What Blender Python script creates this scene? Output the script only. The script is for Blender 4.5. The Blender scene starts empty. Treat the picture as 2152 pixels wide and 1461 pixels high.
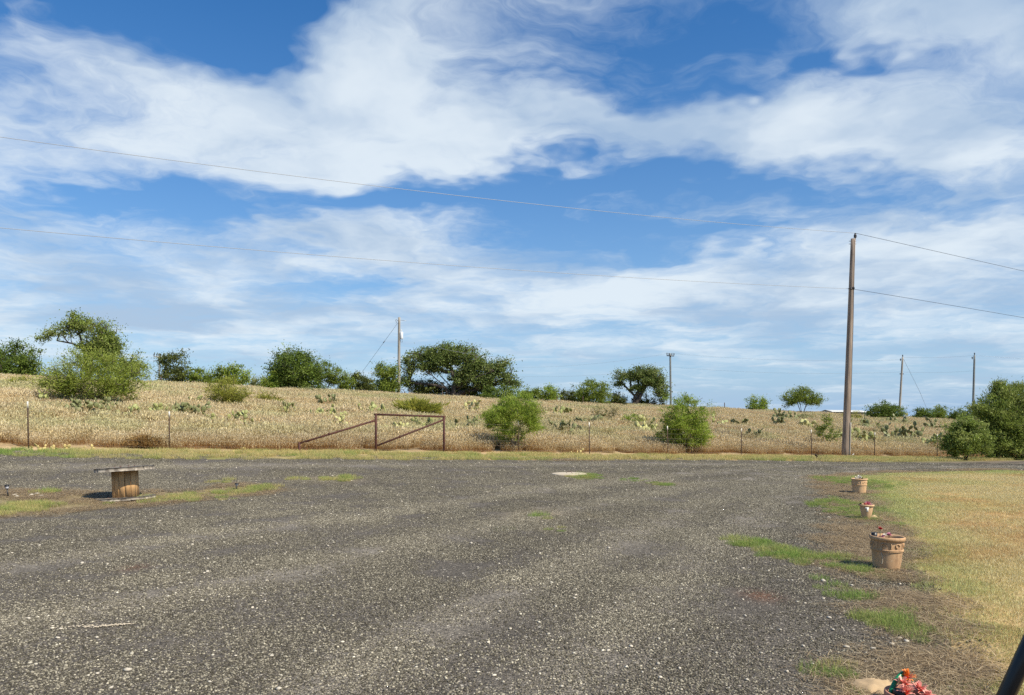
import bpy, math, random
import numpy as np
from mathutils import Vector, Matrix, Euler

SC = bpy.context.scene
COL = SC.collection
RNG = np.random.default_rng(7)
random.seed(7)
PI = math.pi

# ------------------------------------------------------------------ camera
EYE = 1.65          # eye height above the drive
F = 1595.0          # focal length in photo pixels (photo is 2152 x 1461)
HX, HY = 1076.0, 880.0   # where the level line of sight meets the photo
cam_d = bpy.data.cameras.new('camera')
cam = bpy.data.objects.new('camera', cam_d)
COL.objects.link(cam)
cam_d.sensor_width = 36.0
cam_d.lens = 36.0 * F / 2152.0
cam_d.shift_y = (HY - 730.5) / 2152.0
cam_d.clip_start = 0.05
cam_d.clip_end = 20000
cam.location = (0, 0, EYE)
cam.rotation_euler = (PI / 2, 0, 0)
SC.camera = cam

# ------------------------------------------------------------------ sun and sky
SUN_AZ = math.radians(126.9)     # from +Y towards +X
SUN_EL = math.radians(47)
sun_d = bpy.data.lights.new('sun', 'SUN')
sun_d.energy = 5.0
sun_d.angle = math.radians(0.53)
sun_d.color = (1.0, 0.92, 0.77)
sun = bpy.data.objects.new('sun', sun_d)
COL.objects.link(sun)
to_sun = Vector((math.sin(SUN_AZ) * math.cos(SUN_EL), math.cos(SUN_AZ) * math.cos(SUN_EL), math.sin(SUN_EL)))
sun.rotation_euler = to_sun.to_track_quat('Z', 'Y').to_euler()
sun.location = (20, -20, 40)

SC.view_settings.view_transform = 'Standard'
SC.view_settings.look = 'None'
SC.view_settings.exposure = 0.42
SC.view_settings.gamma = 1.0
SC.view_settings.use_curve_mapping = False
SC.cycles.use_denoising = False
SC.cycles.max_bounces = 5
SC.cycles.diffuse_bounces = 3
SC.cycles.transmission_bounces = 3


class NT:
    """small helper round a node tree"""
    def __init__(s, tree):
        s.t = tree
        s.n = tree.nodes
        s.l = tree.links
    def new(s, kind, **kw):
        n = s.n.new(kind)
        for k, v in kw.items():
            setattr(n, k, v)
        return n
    def put(s, sock, v):
        if isinstance(v, bpy.types.NodeSocket):
            s.l.new(v, sock)
        elif v is not None:
            if hasattr(sock, 'default_value') and hasattr(sock.default_value, '__len__'):
                if isinstance(v, (int, float)):
                    v = [v] * len(sock.default_value)
                elif len(sock.default_value) == 4 and len(v) == 3:
                    v = (*v, 1)
            sock.default_value = v
    def m(s, op, a, b=None, c=None, clamp=False):
        n = s.new('ShaderNodeMath', operation=op)
        n.use_clamp = clamp
        s.put(n.inputs[0], a)
        if b is not None: s.put(n.inputs[1], b)
        if c is not None: s.put(n.inputs[2], c)
        return n.outputs[0]
    def v(s, op, a, b=None, out=0):
        n = s.new('ShaderNodeVectorMath', operation=op)
        s.put(n.inputs[0], a)
        if b is not None:
            if op == 'SCALE': s.put(n.inputs['Scale'], b)
            else: s.put(n.inputs[1], b)
        return n.outputs[out]
    def noise(s, vec, scale, detail=4, rough=.5, lac=2.0, dist=0.0, out=0, ntype='FBM'):
        n = s.new('ShaderNodeTexNoise')
        n.noise_type = ntype
        if vec is not None: s.put(n.inputs['Vector'], vec)
        s.put(n.inputs['Scale'], scale); s.put(n.inputs['Detail'], detail)
        s.put(n.inputs['Roughness'], rough); s.put(n.inputs['Lacunarity'], lac); s.put(n.inputs['Distortion'], dist)
        return n.outputs[out]
    def mapr(s, x, a, b, c=0., d=1., smooth=True):
        n = s.new('ShaderNodeMapRange')
        n.interpolation_type = 'SMOOTHSTEP' if smooth else 'LINEAR'
        for i, q in enumerate((x, a, b, c, d)): s.put(n.inputs[i], q)
        return n.outputs[0]
    def mix(s, f, a, b, mode='MIX'):
        n = s.new('ShaderNodeMix', data_type='RGBA', blend_type=mode)
        s.put(n.inputs[0], f); s.put(n.inputs[6], a); s.put(n.inputs[7], b)
        return n.outputs[2]


def build_world():
    w = bpy.data.worlds.new('World')
    SC.world = w
    w.use_nodes = True
    t = NT(w.node_tree)
    bg = t.n['Background']
    STR = 0.10
    sky = t.new('ShaderNodeTexSky')
    sky.sky_type = 'NISHITA'
    sky.sun_disc = False
    sky.sun_elevation = SUN_EL
    sky.sun_rotation = SUN_AZ
    sky.air_density = 1.0
    sky.dust_density = 0.2
    sky.ozone_density = 1.6
    hsv = t.new('ShaderNodeHueSaturation')
    t.put(hsv.inputs['Hue'], 0.507)
    t.put(hsv.inputs['Saturation'], 1.45)
    t.put(hsv.inputs['Value'], 1.0)
    t.l.new(sky.outputs[0], hsv.inputs['Color'])
    d = t.new('ShaderNodeTexCoord').outputs['Generated']
    sep = t.new('ShaderNodeSeparateXYZ'); t.l.new(d, sep.inputs[0])
    K = 0.10
    den = t.m('ADD', t.m('MAXIMUM', sep.outputs[2], 0.0), K)
    q = t.v('MULTIPLY', t.v('SCALE', d, t.m('DIVIDE', 1.0, den)), (1, 1, 0))
    def noise2(vec, scale, detail, rough, dist=0., out=0):
        n = t.new('ShaderNodeTexNoise', noise_dimensions='2D')
        t.put(n.inputs['Vector'], vec); t.put(n.inputs['Scale'], scale); t.put(n.inputs['Detail'], detail)
        t.put(n.inputs['Roughness'], rough); t.put(n.inputs['Distortion'], dist)
        return n.outputs[out]
    # a slow warp so that nothing is a clean ellipse
    wn = noise2(q, 1.5, 4, .6, out=1)
    qw = t.v('ADD', q, t.v('SCALE', t.v('SUBTRACT', wn, (.5, .5, .5)), 0.9))
    qd = t.v('ADD', q, t.v('SCALE', t.v('SUBTRACT', wn, (.5, .5, .5)), 0.35))
    # cloud banks and gaps of that afternoon, where they hang over the land
    cov = None
    for (px, py, rx, ry, wt) in BANKS:
        dx, dz = (px - HX) / F, (HY - py) / F
        ln = math.sqrt(dx * dx + 1 + dz * dz)
        dn = dz / ln + K
        cx, cy = dx / ln / dn, 1 / ln / dn
        sx = 1.2 * rx / F / ln / dn
        sy = 1.2 * (ry / F / ln) / dn / dn
        n = t.new('ShaderNodeVectorMath', operation='MULTIPLY_ADD')
        t.l.new(qw, n.inputs[0])
        n.inputs[1].default_value = (1 / sx, 1 / sy, 0); n.inputs[2].default_value = (-cx / sx, -cy / sy, 0)
        e = t.m('MULTIPLY', t.m('DIVIDE', wt, t.m('ADD', 1.0, t.m('POWER', t.v('DOT_PRODUCT', n.outputs[0], n.outputs[0], out=1), 1.5))), 1.0)
        cov = e if cov is None else t.m('ADD', cov, e)
    n1 = noise2(qd, 1.5, 10, .62)
    # drawn out fibres
    fb = t.v('ADD', t.v('MULTIPLY', q, (1.0, 2.2, 0)), t.v('SCALE', wn, 1.9))
    n2 = noise2(fb, 1.9, 8, .64, .3)
    dens = t.m('ADD', cov, t.m('ADD', t.m('MULTIPLY', n1, 1.7), t.m('MULTIPLY', n2, 1.15)))
    body = t.mapr(dens, CB[0], CB[1])
    veil = t.mapr(dens, CB[2], CB[3])
    a = t.m('ADD', t.m('MULTIPLY', body, .54), t.m('MULTIPLY', veil, .36), clamp=True)
    # sunlit tops and greyer undersides
    n3 = noise2(t.v('ADD', qd, (3.3, 1.7, 0)), 1.15, 5, .55)
    lit = t.mapr(t.m('ADD', t.m('MULTIPLY', t.m('SUBTRACT', n3, .5), 2.6), t.m('MULTIPLY', n1, .6)), -.15, .72)
    ccol = t.mix(lit, (CS[0] / STR, CS[1] / STR, CS[2] / STR), (CL[0] / STR, CL[1] / STR, CL[2] / STR))
    # pale air close to the land
    air = t.m('MULTIPLY', t.m('POWER', 2.718, t.m('MULTIPLY', t.m('MAXIMUM', sep.outputs[2], 0.0), -5.0)), .95)
    base = t.mix(air, hsv.outputs[0], (AIR[0] / STR, AIR[1] / STR, AIR[2] / STR))
    t.l.new(t.mix(a, base, ccol), bg.inputs[0])
    bg.inputs[1].default_value = STR
    w.cycles.sampling_method = 'NONE'


# azimuth and height given as photo pixels, half sizes, weight
BANKS = [
    (120, 190, 260, 75, .50), (430, 215, 220, 60, .42), (700, 170, 190, 70, .62), (960, 190, 150, 80, .42), (600, 290, 480, 50, .26), (1000, 330, 180, 45, .40),
    (860, 360, 240, 40, .48), (560, 385, 130, 34, .34), (650, 500, 130, 26, .5), (830, 520, 190, 40, .78), (290, 580, 260, 36, .46), (60, 470, 120, 45, .36),
    (1500, 290, 170, 55, .52), (1750, 250, 260, 70, .78), (2000, 310, 190, 95, .72), (1960, 50, 300, 42, .72), (1300, 290, 130, 30, .46), (720, 30, 120, 30, .3),
    (1160, 110, 130, 60, .10), (1540, 70, 80, 40, .25), (1550, 615, 480, 46, .55), (2060, 500, 200, 40, .62), (1800, 560, 260, 46, .48),
    (1020, 670, 900, 40, .45), (1420, 693, 70, 10, .75), (150, 660, 400, 44, .42), (1620, 450, 150, 34, .36), (1150, 740, 700, 18, .25),
    (180, 40, 330, 48, -.62), (560, 50, 170, 50, -.62), (1750, 95, 150, 32, -.60), (1660, 110, 80, 40, -.35), (1430, 215, 60, 24, -.60), (1360, 30, 120, 30, -.30), (1330, 130, 160, 80, -.50), (1250, 60, 60, 60, .3), (1480, 130, 60, 60, .3),
    (980, 430, 220, 24, -.70), (330, 400, 260, 24, -.60), (480, 465, 150, 20, -.65), (1330, 385, 330, 24, -.75), (1180, 210, 120, 40, -.2),
    (1880, 430, 260, 22, -.50), (1280, 500, 280, 34, -.75), (720, 600, 150, 24, -.70), (1230, 235, 90, 30, -.25), (380, 440, 160, 14, -.2), (1300, 700, 200, 9, -.5),
]
CB = (1.50, 2.45, 1.14, 1.85)
CS = (.325, .425, .555)
CL = (.60, .665, .715)
AIR = (.230, .375, .585)


build_world()

# ------------------------------------------------------------------ terrain
FP = np.array((-15.3, 24.0))            # fence post at the far left
FD = np.array((.907, .421))             # along the fence
FN = np.array((-.421, .907))            # across it, away from the drive


def sstep(a, b, x):
    t = np.clip((x - a) / (b - a), 0, 1)
    return t * t * (3 - 2 * t)


def uv_of(x, y):
    dx, dy = x - FP[0], y - FP[1]
    return dx * FD[0] + dy * FD[1], dx * FN[0] + dy * FN[1]


def vnoise(x, y, seed=0):
    xi, yi = np.floor(x), np.floor(y)
    fx, fy = x - xi, y - yi
    fx, fy = fx * fx * (3 - 2 * fx), fy * fy * (3 - 2 * fy)
    def h(i, j):
        n = np.sin(i * 127.1 + j * 311.7 + seed * 74.7) * 43758.5453
        return n - np.floor(n)
    return (h(xi, yi) * (1 - fx) + h(xi + 1, yi) * fx) * (1 - fy) + (h(xi, yi + 1) * (1 - fx) + h(xi + 1, yi + 1) * fx) * fy


def fbm(x, y, sc, oct=4, seed=0):
    a, s, t = 0.5, 0., 0.
    x, y = np.asarray(x, float) * sc, np.asarray(y, float) * sc
    for i in range(oct):
        s = s + a * vnoise(x, y, seed + i * 13); t += a
        a *= .5; x = x * 2.03 + 5.1; y = y * 2.03 + 1.7
    return s / t


def zt(x, y):
    x = np.asarray(x, float); y = np.asarray(y, float)
    u, v = uv_of(x, y)
    uc = np.clip(u, -30, 95)
    zf = (.70 - .028 * uc) * sstep(-14, -1, v)
    vv = np.clip(v, 0, None)
    top = 50.
    rise = np.where(vv < top, np.sin(np.clip(vv / top, 0, 1) * PI / 2), 1 - .00012 * (vv - top) ** 2 / (1 + (vv - top) / 120.))
    rise = np.clip(rise, -1.0, 1)
    z = zf + (3.62 - .003 * uc) * rise
    z = z + .10 * (fbm(x, y, .12, 2, 3) - .5) * sstep(0, 6, v)
    return z


def ray(px, py):
    return (px - HX) / F, (HY - py) / F


def hit(px, py, y0=1.2, y1=200.):
    """ground point seen at a photo pixel"""
    a, b = ray(px, py)
    ys = np.concatenate([np.arange(y0, 20, .02), np.arange(20, y1, .05)])
    zz = zt(a * ys, ys)
    below = (EYE + b * ys) <= zz
    if not below.any():      # just above the crest: take the crest itself
        i = int(np.argmax(np.where(ys < 130, (zz - EYE) / ys, -9)))
    else:
        i = int(np.argmax(below))
    y = ys[i]
    return float(a * y), float(y), float(zz[i])


def hits(pts):
    return np.array([hit(*p)[:2] for p in pts])


def on_fence(px):
    a, _ = ray(px, 0)
    u = (a * FP[1] - FP[0]) / (FD[0] - a * FD[1])
    x, y = FP + u * FD
    return float(x), float(y), float(zt(x, y)), float(u)


def inside(poly, x, y):
    c = np.zeros(np.shape(x), bool)
    n = len(poly)
    for i in range(n):
        x1, y1 = poly[i]; x2, y2 = poly[(i + 1) % n]
        k = ((y1 > y) != (y2 > y))
        if abs(y2 - y1) > 1e-12:
            c ^= k & (x < (x2 - x1) * (y - y1) / (y2 - y1) + x1)
    return c


def edge_dist(poly, x, y):
    d = np.full(np.shape(x), 1e9)
    n = len(poly)
    for i in range(n):
        a = poly[i]; b = poly[(i + 1) % n]
        ab = b - a
        t = np.clip(((x - a[0]) * ab[0] + (y - a[1]) * ab[1]) / (ab @ ab + 1e-9), 0, 1)
        d = np.minimum(d, np.hypot(x - a[0] - t * ab[0], y - a[1] - t * ab[1]))
    return d


def sdist(poly, x, y):
    return np.where(inside(poly, x, y), 1, -1) * edge_dist(poly, x, y)


# ------------------------------------------------------------------ mesh helpers
def S(r, g, b):
    f = lambda c: (c / 255 / 12.92) if c / 255 < .04045 else ((c / 255 + .055) / 1.055) ** 2.4
    return f(r), f(g), f(b)


def mesh(name, verts, faces, cols=None, smooth=False):
    """verts (N,3); faces: list of equal-width int arrays, or one array; cols per vertex"""
    me = bpy.data.meshes.new(name)
    verts = np.asarray(verts, np.float32)
    if isinstance(faces, np.ndarray): faces = [faces]
    fs = [np.asarray(f, np.int32) for f in faces if len(f)]
    me.vertices.add(len(verts))
    me.vertices.foreach_set('co', verts.ravel())
    nl = sum(f.size for f in fs); nf = sum(len(f) for f in fs)
    me.loops.add(nl); me.polygons.add(nf)
    me.loops.foreach_set('vertex_index', np.concatenate([f.ravel() for f in fs]))
    st, o = [], 0
    for f in fs:
        st.append(o + np.arange(len(f)) * f.shape[1]); o += f.size
    me.polygons.foreach_set('loop_start', np.concatenate(st).astype(np.int32))
    if smooth:
        me.polygons.foreach_set('use_smooth', np.ones(nf, bool))
    if cols is not None:
        a = me.color_attributes.new('Col', 'FLOAT_COLOR', 'POINT')
        c = np.ones((len(verts), 4), np.float32); c[:, :3] = cols
        a.data.foreach_set('color', c.ravel())
    me.update(calc_edges=True)
    me.validate()
    return me


def obj(name, me, mat=None, parent=None, loc=None, rot=None, scale=None):
    o = bpy.data.objects.new(name, me)
    COL.objects.link(o)
    if mat is not None and me is not None and not me.materials:
        me.materials.append(mat)
    if parent is not None: o.parent = parent
    if loc is not None: o.location = loc
    if rot is not None: o.rotation_euler = rot
    if scale is not None: o.scale = (scale,) * 3 if isinstance(scale, (int, float)) else scale
    return o


def tag(o, label=None, cat=None, group=None, kind=None):
    if label: o['label'] = label
    if cat: o['category'] = cat
    if group: o['group'] = group
    if kind: o['kind'] = kind
    return o


def empty(name, label, cat, loc, group=None, rot=None):
    o = bpy.data.objects.new(name, None)
    COL.objects.link(o)
    o.empty_display_size = .2
    o.location = loc
    if rot: o.rotation_euler = rot
    return tag(o, label, cat, group)


class MB:
    """collects simple shapes into one mesh"""
    def __init__(s): s.v, s.q, s.t, s.c, s.n = [], [], [], [], 0
    def add(s, v, quads=None, tris=None, col=None):
        v = np.asarray(v, float)
        if quads is not None and len(quads): s.q.append(np.asarray(quads) + s.n)
        if tris is not None and len(tris): s.t.append(np.asarray(tris) + s.n)
        s.v.append(v); s.n += len(v)
        s.c.append(np.tile((1, 1, 1) if col is None else col, (len(v), 1)) if col is None or np.ndim(col) == 1 else col)
        return s
    def tube(s, pts, rad, seg=8, cap=True, col=None):
        pts = np.asarray(pts, float); n = len(pts)
        rad = np.broadcast_to(rad, (n,))
        tan = np.gradient(pts, axis=0)
        tan /= np.linalg.norm(tan, axis=1)[:, None] + 1e-12
        ref = np.array((0, 0, 1.)) if abs(tan[0][2]) < .9 else np.array((1., 0, 0))
        V = []
        for i in range(n):
            a = np.cross(tan[i], ref); a /= np.linalg.norm(a) + 1e-12
            b = np.cross(tan[i], a)
            th = np.arange(seg) * 2 * PI / seg
            V.append(pts[i] + rad[i] * (np.cos(th)[:, None] * a + np.sin(th)[:, None] * b))
        Q = [(i * seg + j, i * seg + (j + 1) % seg, (i + 1) * seg + (j + 1) % seg, (i + 1) * seg + j) for i in range(n - 1) for j in range(seg)]
        V = np.concatenate(V)
        T = []
        if cap:
            V = np.concatenate([V, pts[:1], pts[-1:]])
            T = [((j + 1) % seg, j, n * seg) for j in range(seg)] + [((n - 1) * seg + j, (n - 1) * seg + (j + 1) % seg, n * seg + 1) for j in range(seg)]
        return s.add(V, Q, T, col)
    def box(s, c, h, R=None, col=None):
        v = np.array([(x, y, z) for x in (-1, 1) for y in (-1, 1) for z in (-1, 1)], float) * h
        if R is not None: v = v @ np.array(R).T
        return s.add(v + c, [(0, 1, 3, 2), (4, 6, 7, 5), (0, 4, 5, 1), (2, 3, 7, 6), (0, 2, 6, 4), (1, 5, 7, 3)], None, col)
    def lathe(s, prof, seg=32, col=None, jit=0):
        V = []
        for r, z in prof:
            th = np.arange(seg) * 2 * PI / seg
            V.append(np.stack([r * np.cos(th), r * np.sin(th), np.full(seg, z)], 1))
        Q = [(i * seg + j, i * seg + (j + 1) % seg, (i + 1) * seg + (j + 1) % seg, (i + 1) * seg + j) for i in range(len(prof) - 1) for j in range(seg)]
        return s.add(np.concatenate(V), Q, None, col)
    def mesh(s, name, smooth=False):
        return mesh(name, np.concatenate(s.v), [np.concatenate(x) for x in (s.q, s.t) if x], np.concatenate(s.c), smooth)


# ------------------------------------------------------------------ materials
def mat_new(name):
    m = bpy.data.materials.new(name)
    m.use_nodes = True
    t = NT(m.node_tree)
    return m, t, t.n['Principled BSDF']


def mat_simple(name, col, rough=.8, metal=0., noise=.25, scale=12., col2=None, bump=.0, bscale=60., stretch=None):
    m, t, b = mat_new(name)
    tc = t.new('ShaderNodeTexCoord')
    vec = tc.outputs['Object']
    if stretch:
        mp = t.new('ShaderNodeMapping'); t.l.new(vec, mp.inputs['Vector']); mp.inputs['Scale'].default_value = stretch
        vec = mp.outputs[0]
    f = t.noise(vec, scale, 6, .6)
    c2 = col2 or tuple(c * (1 - noise * 1.6) for c in col)
    t.put(b.inputs['Base Color'], t.mix(t.mapr(f, .3, .7), c2, col))
    t.put(b.inputs['Roughness'], rough); t.put(b.inputs['Metallic'], metal)
    if bump:
        bn = t.new('ShaderNodeBump'); t.put(bn.inputs['Strength'], bump); t.put(bn.inputs['Distance'], .004)
        t.put(bn.inputs['Height'], t.noise(vec, bscale, 4, .6)); t.l.new(bn.outputs[0], b.inputs['Normal'])
    return m


def mat_leaf(name, trans=.35, rough=.55, tint=None, gloss=.25):
    """colour from the mesh, an optional second colour by the scatter's tint"""
    m, t, b = mat_new(name)
    at = t.new('ShaderNodeAttribute', attribute_name='Col')
    c = at.outputs['Color']
    if tint is not None:
        ti = t.new('ShaderNodeAttribute', attribute_name='tint', attribute_type='INSTANCER')
        lum = t.new('ShaderNodeRGBToBW'); t.l.new(c, lum.inputs[0])
        tc = t.mix(1.0, (*tint, 1), lum.outputs[0], 'MULTIPLY')
        c = t.mix(ti.outputs['Fac'], c, tc)
    b.inputs['Specular IOR Level'].default_value = gloss
    t.put(b.inputs['Base Color'], c); t.put(b.inputs['Roughness'], rough)
    tr = t.new('ShaderNodeBsdfTranslucent'); t.put(tr.inputs['Color'], c)
    mx = t.new('ShaderNodeMixShader'); mx.inputs[0].default_value = trans
    t.l.new(b.outputs[0], mx.inputs[1]); t.l.new(tr.outputs[0], mx.inputs[2])
    t.l.new(mx.outputs[0], t.n['Material Output'].inputs[0])
    return m


def mat_vcol(name, rough=.85, n1=.0, s1=3., n2=.0, s2=40., bump=0., bscale=40., bdist=.01, spec=.3):
    m, t, b = mat_new(name)
    at = t.new('ShaderNodeAttribute', attribute_name='Col')
    c = at.outputs['Color']
    g = t.new('ShaderNodeNewGeometry').outputs['Position']
    for k, s_ in ((n1, s1), (n2, s2)):
        if k:
            f = t.mapr(t.noise(g, s_, 6, .62), .25, .75, 1 - k, 1 + k)
            c = t.mix(1., c, f, 'MULTIPLY')
    t.put(b.inputs['Base Color'], c); t.put(b.inputs['Roughness'], rough)
    b.inputs['Specular IOR Level'].default_value = spec
    if bump:
        bn = t.new('ShaderNodeBump'); t.put(bn.inputs['Strength'], bump); t.put(bn.inputs['Distance'], bdist)
        t.put(bn.inputs['Height'], t.noise(g, bscale, 5, .65)); t.l.new(bn.outputs[0], b.inputs['Normal'])
    return m


M = {}
M['bark'] = mat_simple('bark', (.10, .080, .062), .9, 0, .3, 9, bump=.4, stretch=(1, 1, .25))
M['leaf'] = mat_leaf('leaf', .42)
M['soil'] = mat_vcol('soil', .95, .25, 1.2, .35, 30, .6, 55, .02)
def mat_pebble():
    m, t, b = mat_new('pebble')
    c = t.new('ShaderNodeAttribute', attribute_name='Col').outputs['Color']
    ti = t.new('ShaderNodeAttribute', attribute_name='tint', attribute_type='INSTANCER').outputs['Fac']
    f = t.mapr(ti, 0, 1, .78, 1.5, False)
    t.put(b.inputs['Base Color'], t.mix(1., c, f, 'MULTIPLY')); t.put(b.inputs['Roughness'], .85)
    b.inputs['Specular IOR Level'].default_value = .25
    return m


M['pebble'] = mat_pebble()
M['blade'] = mat_leaf('blade', .30, .6, tint=(.50, .74, .17), gloss=.2)
M['straw'] = mat_leaf('straw', .35, .6, tint=(.90, .90, .46), gloss=.2)
M['cactus'] = mat_simple('cactus', (.33, .34, .12), .6, 0, .3, 9, col2=(.23, .25, .08))
M['cactus_pale'] = mat_simple('cactus_pale', (.52, .50, .20), .6, 0, .2, 9)
M['cactus_dark'] = mat_simple('cactus_dark', (.215, .23, .085), .6, 0, .3, 9)
M['cactus_yellow'] = mat_simple('cactus_yellow', (.62, .50, .20), .7, 0, .25, 7, col2=(.40, .30, .11))
M['cactus_dead'] = mat_simple('cactus_dead', (.07, .05, .035), .9, 0, .3, 9)
M['rust'] = mat_simple('rust', (.105, .034, .022), .75, .2, .35, 14, col2=(.045, .022, .018), bump=.2)
M['post'] = mat_simple('post', (.085, .050, .032), .85, 0, .3, 14)
M['white_paint'] = mat_simple('white_paint', (.62, .60, .54), .6, 0, .1, 20)
M['wire'] = mat_simple('wire', (.40, .41, .42), .6, .2, .1, 20)
M['fence_wire'] = mat_simple('fence_wire', (.32, .27, .22), .6, .5, .2, 20)
M['pole_wood'] = mat_simple('pole_wood', (.40, .315, .245), .85, 0, .3, 7, col2=(.135, .098, .074), bump=.8, bscale=30, stretch=(3.5, 3.5, .10))
M['pole_grey'] = mat_simple('pole_grey', (.36, .33, .28), .85, 0, .25, 7, stretch=(3, 3, .15))
M['pole_steel'] = mat_simple('pole_steel', (.20, .215, .21), .7, .1, .15, 5)
M['insulator'] = mat_simple('insulator', (.028, .026, .028), .35, 0, .2, 5)
M['metal'] = mat_simple('metal', (.40, .41, .42), .5, .6, .15, 9)
M['transformer'] = mat_simple('transformer', (.70, .73, .75), .45, 0, .06, 5)
M['concrete'] = mat_simple('concrete', (.54, .46, .34), .9, 0, .12, 4)
M['black_plastic'] = mat_simple('black_plastic', (.012, .012, .013), .4, 0, .1, 9)
M['black_metal'] = mat_simple('black_metal', (.008, .009, .011), .28, .2, .1, 9)
M['grey_plastic'] = mat_simple('grey_plastic', (.45, .45, .48), .4, 0, .1, 9)
M['green_plastic'] = mat_simple('green_plastic', (.006, .23, .085), .35, 0, .1, 9)
M['stone_white'] = mat_simple('stone_white', (.52, .47, .38), .85, 0, .12, 30, bump=.3)
M['roof_white'] = mat_simple('roof_white', (.55, .57, .56), .5, 0, .08, 2)
M['wall_tan'] = mat_simple('wall_tan', (.42, .36, .27), .8, 0, .1, 2)
M['sand'] = mat_simple('sand', (.52, .37, .21), .95, 0, .2, 9, bump=.6, bscale=45)

# ------------------------------------------------------------------ where things lie
GRAVEL = hits([(-900, 962), (-300, 955), (0, 958), (150, 962), (300, 965), (600, 966), (1076, 968), (1500, 968), (1700, 970), (1850, 974), (2000, 977),
               (2152, 979), (2600, 981), (2600, 988), (2152, 988), (2000, 989), (1880, 993), (1790, 998), (1735, 1006), (1752, 1030), (1785, 1065), (1800, 1110),
               (1790, 1135), (1800, 1200), (1870, 1240), (1900, 1290), (1905, 1340), (1905, 1400), (1860, 1470), (1880, 1600), (1900, 2300), (-600, 2300), (-2200, 1700), (-2500, 1150)])
LAWN = hits([(1742, 1004), (1795, 1000), (1885, 995), (2000, 991), (2152, 990), (2600, 990), (3400, 1010), (3400, 2300), (2450, 2300), (2160, 1650),
             (2075, 1480), (2050, 1440), (2010, 1400), (2000, 1345), (1965, 1292), (1930, 1245), (1908, 1195), (1900, 1140), (1868, 1105), (1848, 1075), (1838, 1045), (1832, 1018), (1800, 1012)])
# strip of weeds beside the spool
ISLAND = hits([(-500, 1040), (0, 1030), (60, 1036), (150, 1036), (215, 1044), (330, 1035), (430, 1028), (520, 1020), (575, 1026), (572, 1036), (480, 1044),
               (380, 1056), (300, 1062), (180, 1072), (90, 1084), (0, 1088), (-500, 1105)])


def polar_sheet(name, keep, r0, r1, nr, th, dz, colf, mat, rough_z=None):
    r = np.geomspace(r0, r1, nr)
    R, T = np.meshgrid(r, th, indexing='ij')
    X, Y = R * np.sin(T), R * np.cos(T)
    Z = zt(X, Y) + dz
    if rough_z is not None: Z = Z + rough_z(X, Y)
    n2 = len(th)
    I = np.arange(nr * n2).reshape(nr, n2)
    q = np.stack([I[:-1, :-1], I[1:, :-1], I[1:, 1:], I[:-1, 1:]], -1).reshape(-1, 4)[:, ::-1]
    cx = X.ravel()[q].mean(1); cy = Y.ravel()[q].mean(1)
    if keep is not None:
        k = keep(cx, cy); q = q[k]
    used, inv = np.unique(q, return_inverse=True)
    q = inv.reshape(-1, 4)
    x, y, z = X.ravel()[used], Y.ravel()[used], Z.ravel()[used]
    me = mesh(name, np.stack([x, y, z], 1), q, colf(x, y), True)
    return obj(name, me, mat)


def mixc(a, b, f):
    f = np.asarray(f)[..., None]
    return np.asarray(a) * (1 - f) + np.asarray(b) * f


def ground_col(x, y):
    u, v = uv_of(x, y)
    n = fbm(x, y, .35, 4, 9)
    field = mixc((.34, .24, .125), (.26, .19, .10), n)
    mulch = mixc((.055, .046, .037), (.16, .128, .090), sstep(.35, .65, fbm(x, y, 1.6, 4, 5)))
    verge = mixc((.42, .30, .15), (.20, .19, .06), sstep(.4, .65, n))
    sandy = np.asarray((.50, .36, .20))
    c = mixc(mulch, verge, sstep(-9, -6, v))
    c = mixc(c, sandy, sstep(-1.6, -.5, v) * (1 - sstep(.1, .5, v)) * .8)
    c = mixc(c, field, sstep(.1, .6, v))
    isl = sdist(ISLAND, x, y)
    c = mixc(c, mixc((.30, .22, .12), (.22, .19, .09), n), sstep(-.25, .1, isl))
    far = np.hypot(x, y)
    return mixc(c, (.17, .17, .08), sstep(140, 260, far))


TH = np.concatenate([np.linspace(-PI, -.8, 40, endpoint=False), np.linspace(-.8, .8, 420), np.linspace(.8, PI, 40)[1:]])
ground = tag(polar_sheet('ground', None, .15, 9000, 330, TH, 0., ground_col, M['soil']), 'dry sandy ground under the pasture, verge and planting strip', kind='structure')


def gravel_edge(x, y):
    d = sdist(GRAVEL, x, y)
    i = sdist(ISLAND, x, y)
    n = (fbm(x, y, 2.2, 3, 21) - .5)
    return np.minimum(d + n * .55, -i - n * .45 - .02)


def track(x, y):
    """worn wheel tracks sweeping from the foreground to the road on the right, 0..1"""
    # centre line of the turn in plan
    t = 0
    for px in TRACKS:
        d = edge_open(px, x, y)
        t = np.maximum(t, np.exp(-(d / (.30 + .012 * np.hypot(x, y))) ** 2))
    return t


def ridge(x, y):
    t = 0
    for px in TRACKS:
        d = edge_open(px, x, y)
        w_ = .55 + .02 * np.hypot(x, y)
        t = np.maximum(t, np.exp(-((d - w_) / (.32 * w_)) ** 2))
    return t


def edge_open(pl, x, y):
    d = np.full(np.shape(x), 1e9)
    for i in range(len(pl) - 1):
        a, b = pl[i], pl[i + 1]
        ab = b - a
        t = np.clip(((x - a[0]) * ab[0] + (y - a[1]) * ab[1]) / (ab @ ab), 0, 1)
        d = np.minimum(d, np.hypot(x - a[0] - t * ab[0], y - a[1] - t * ab[1]))
    return d


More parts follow.
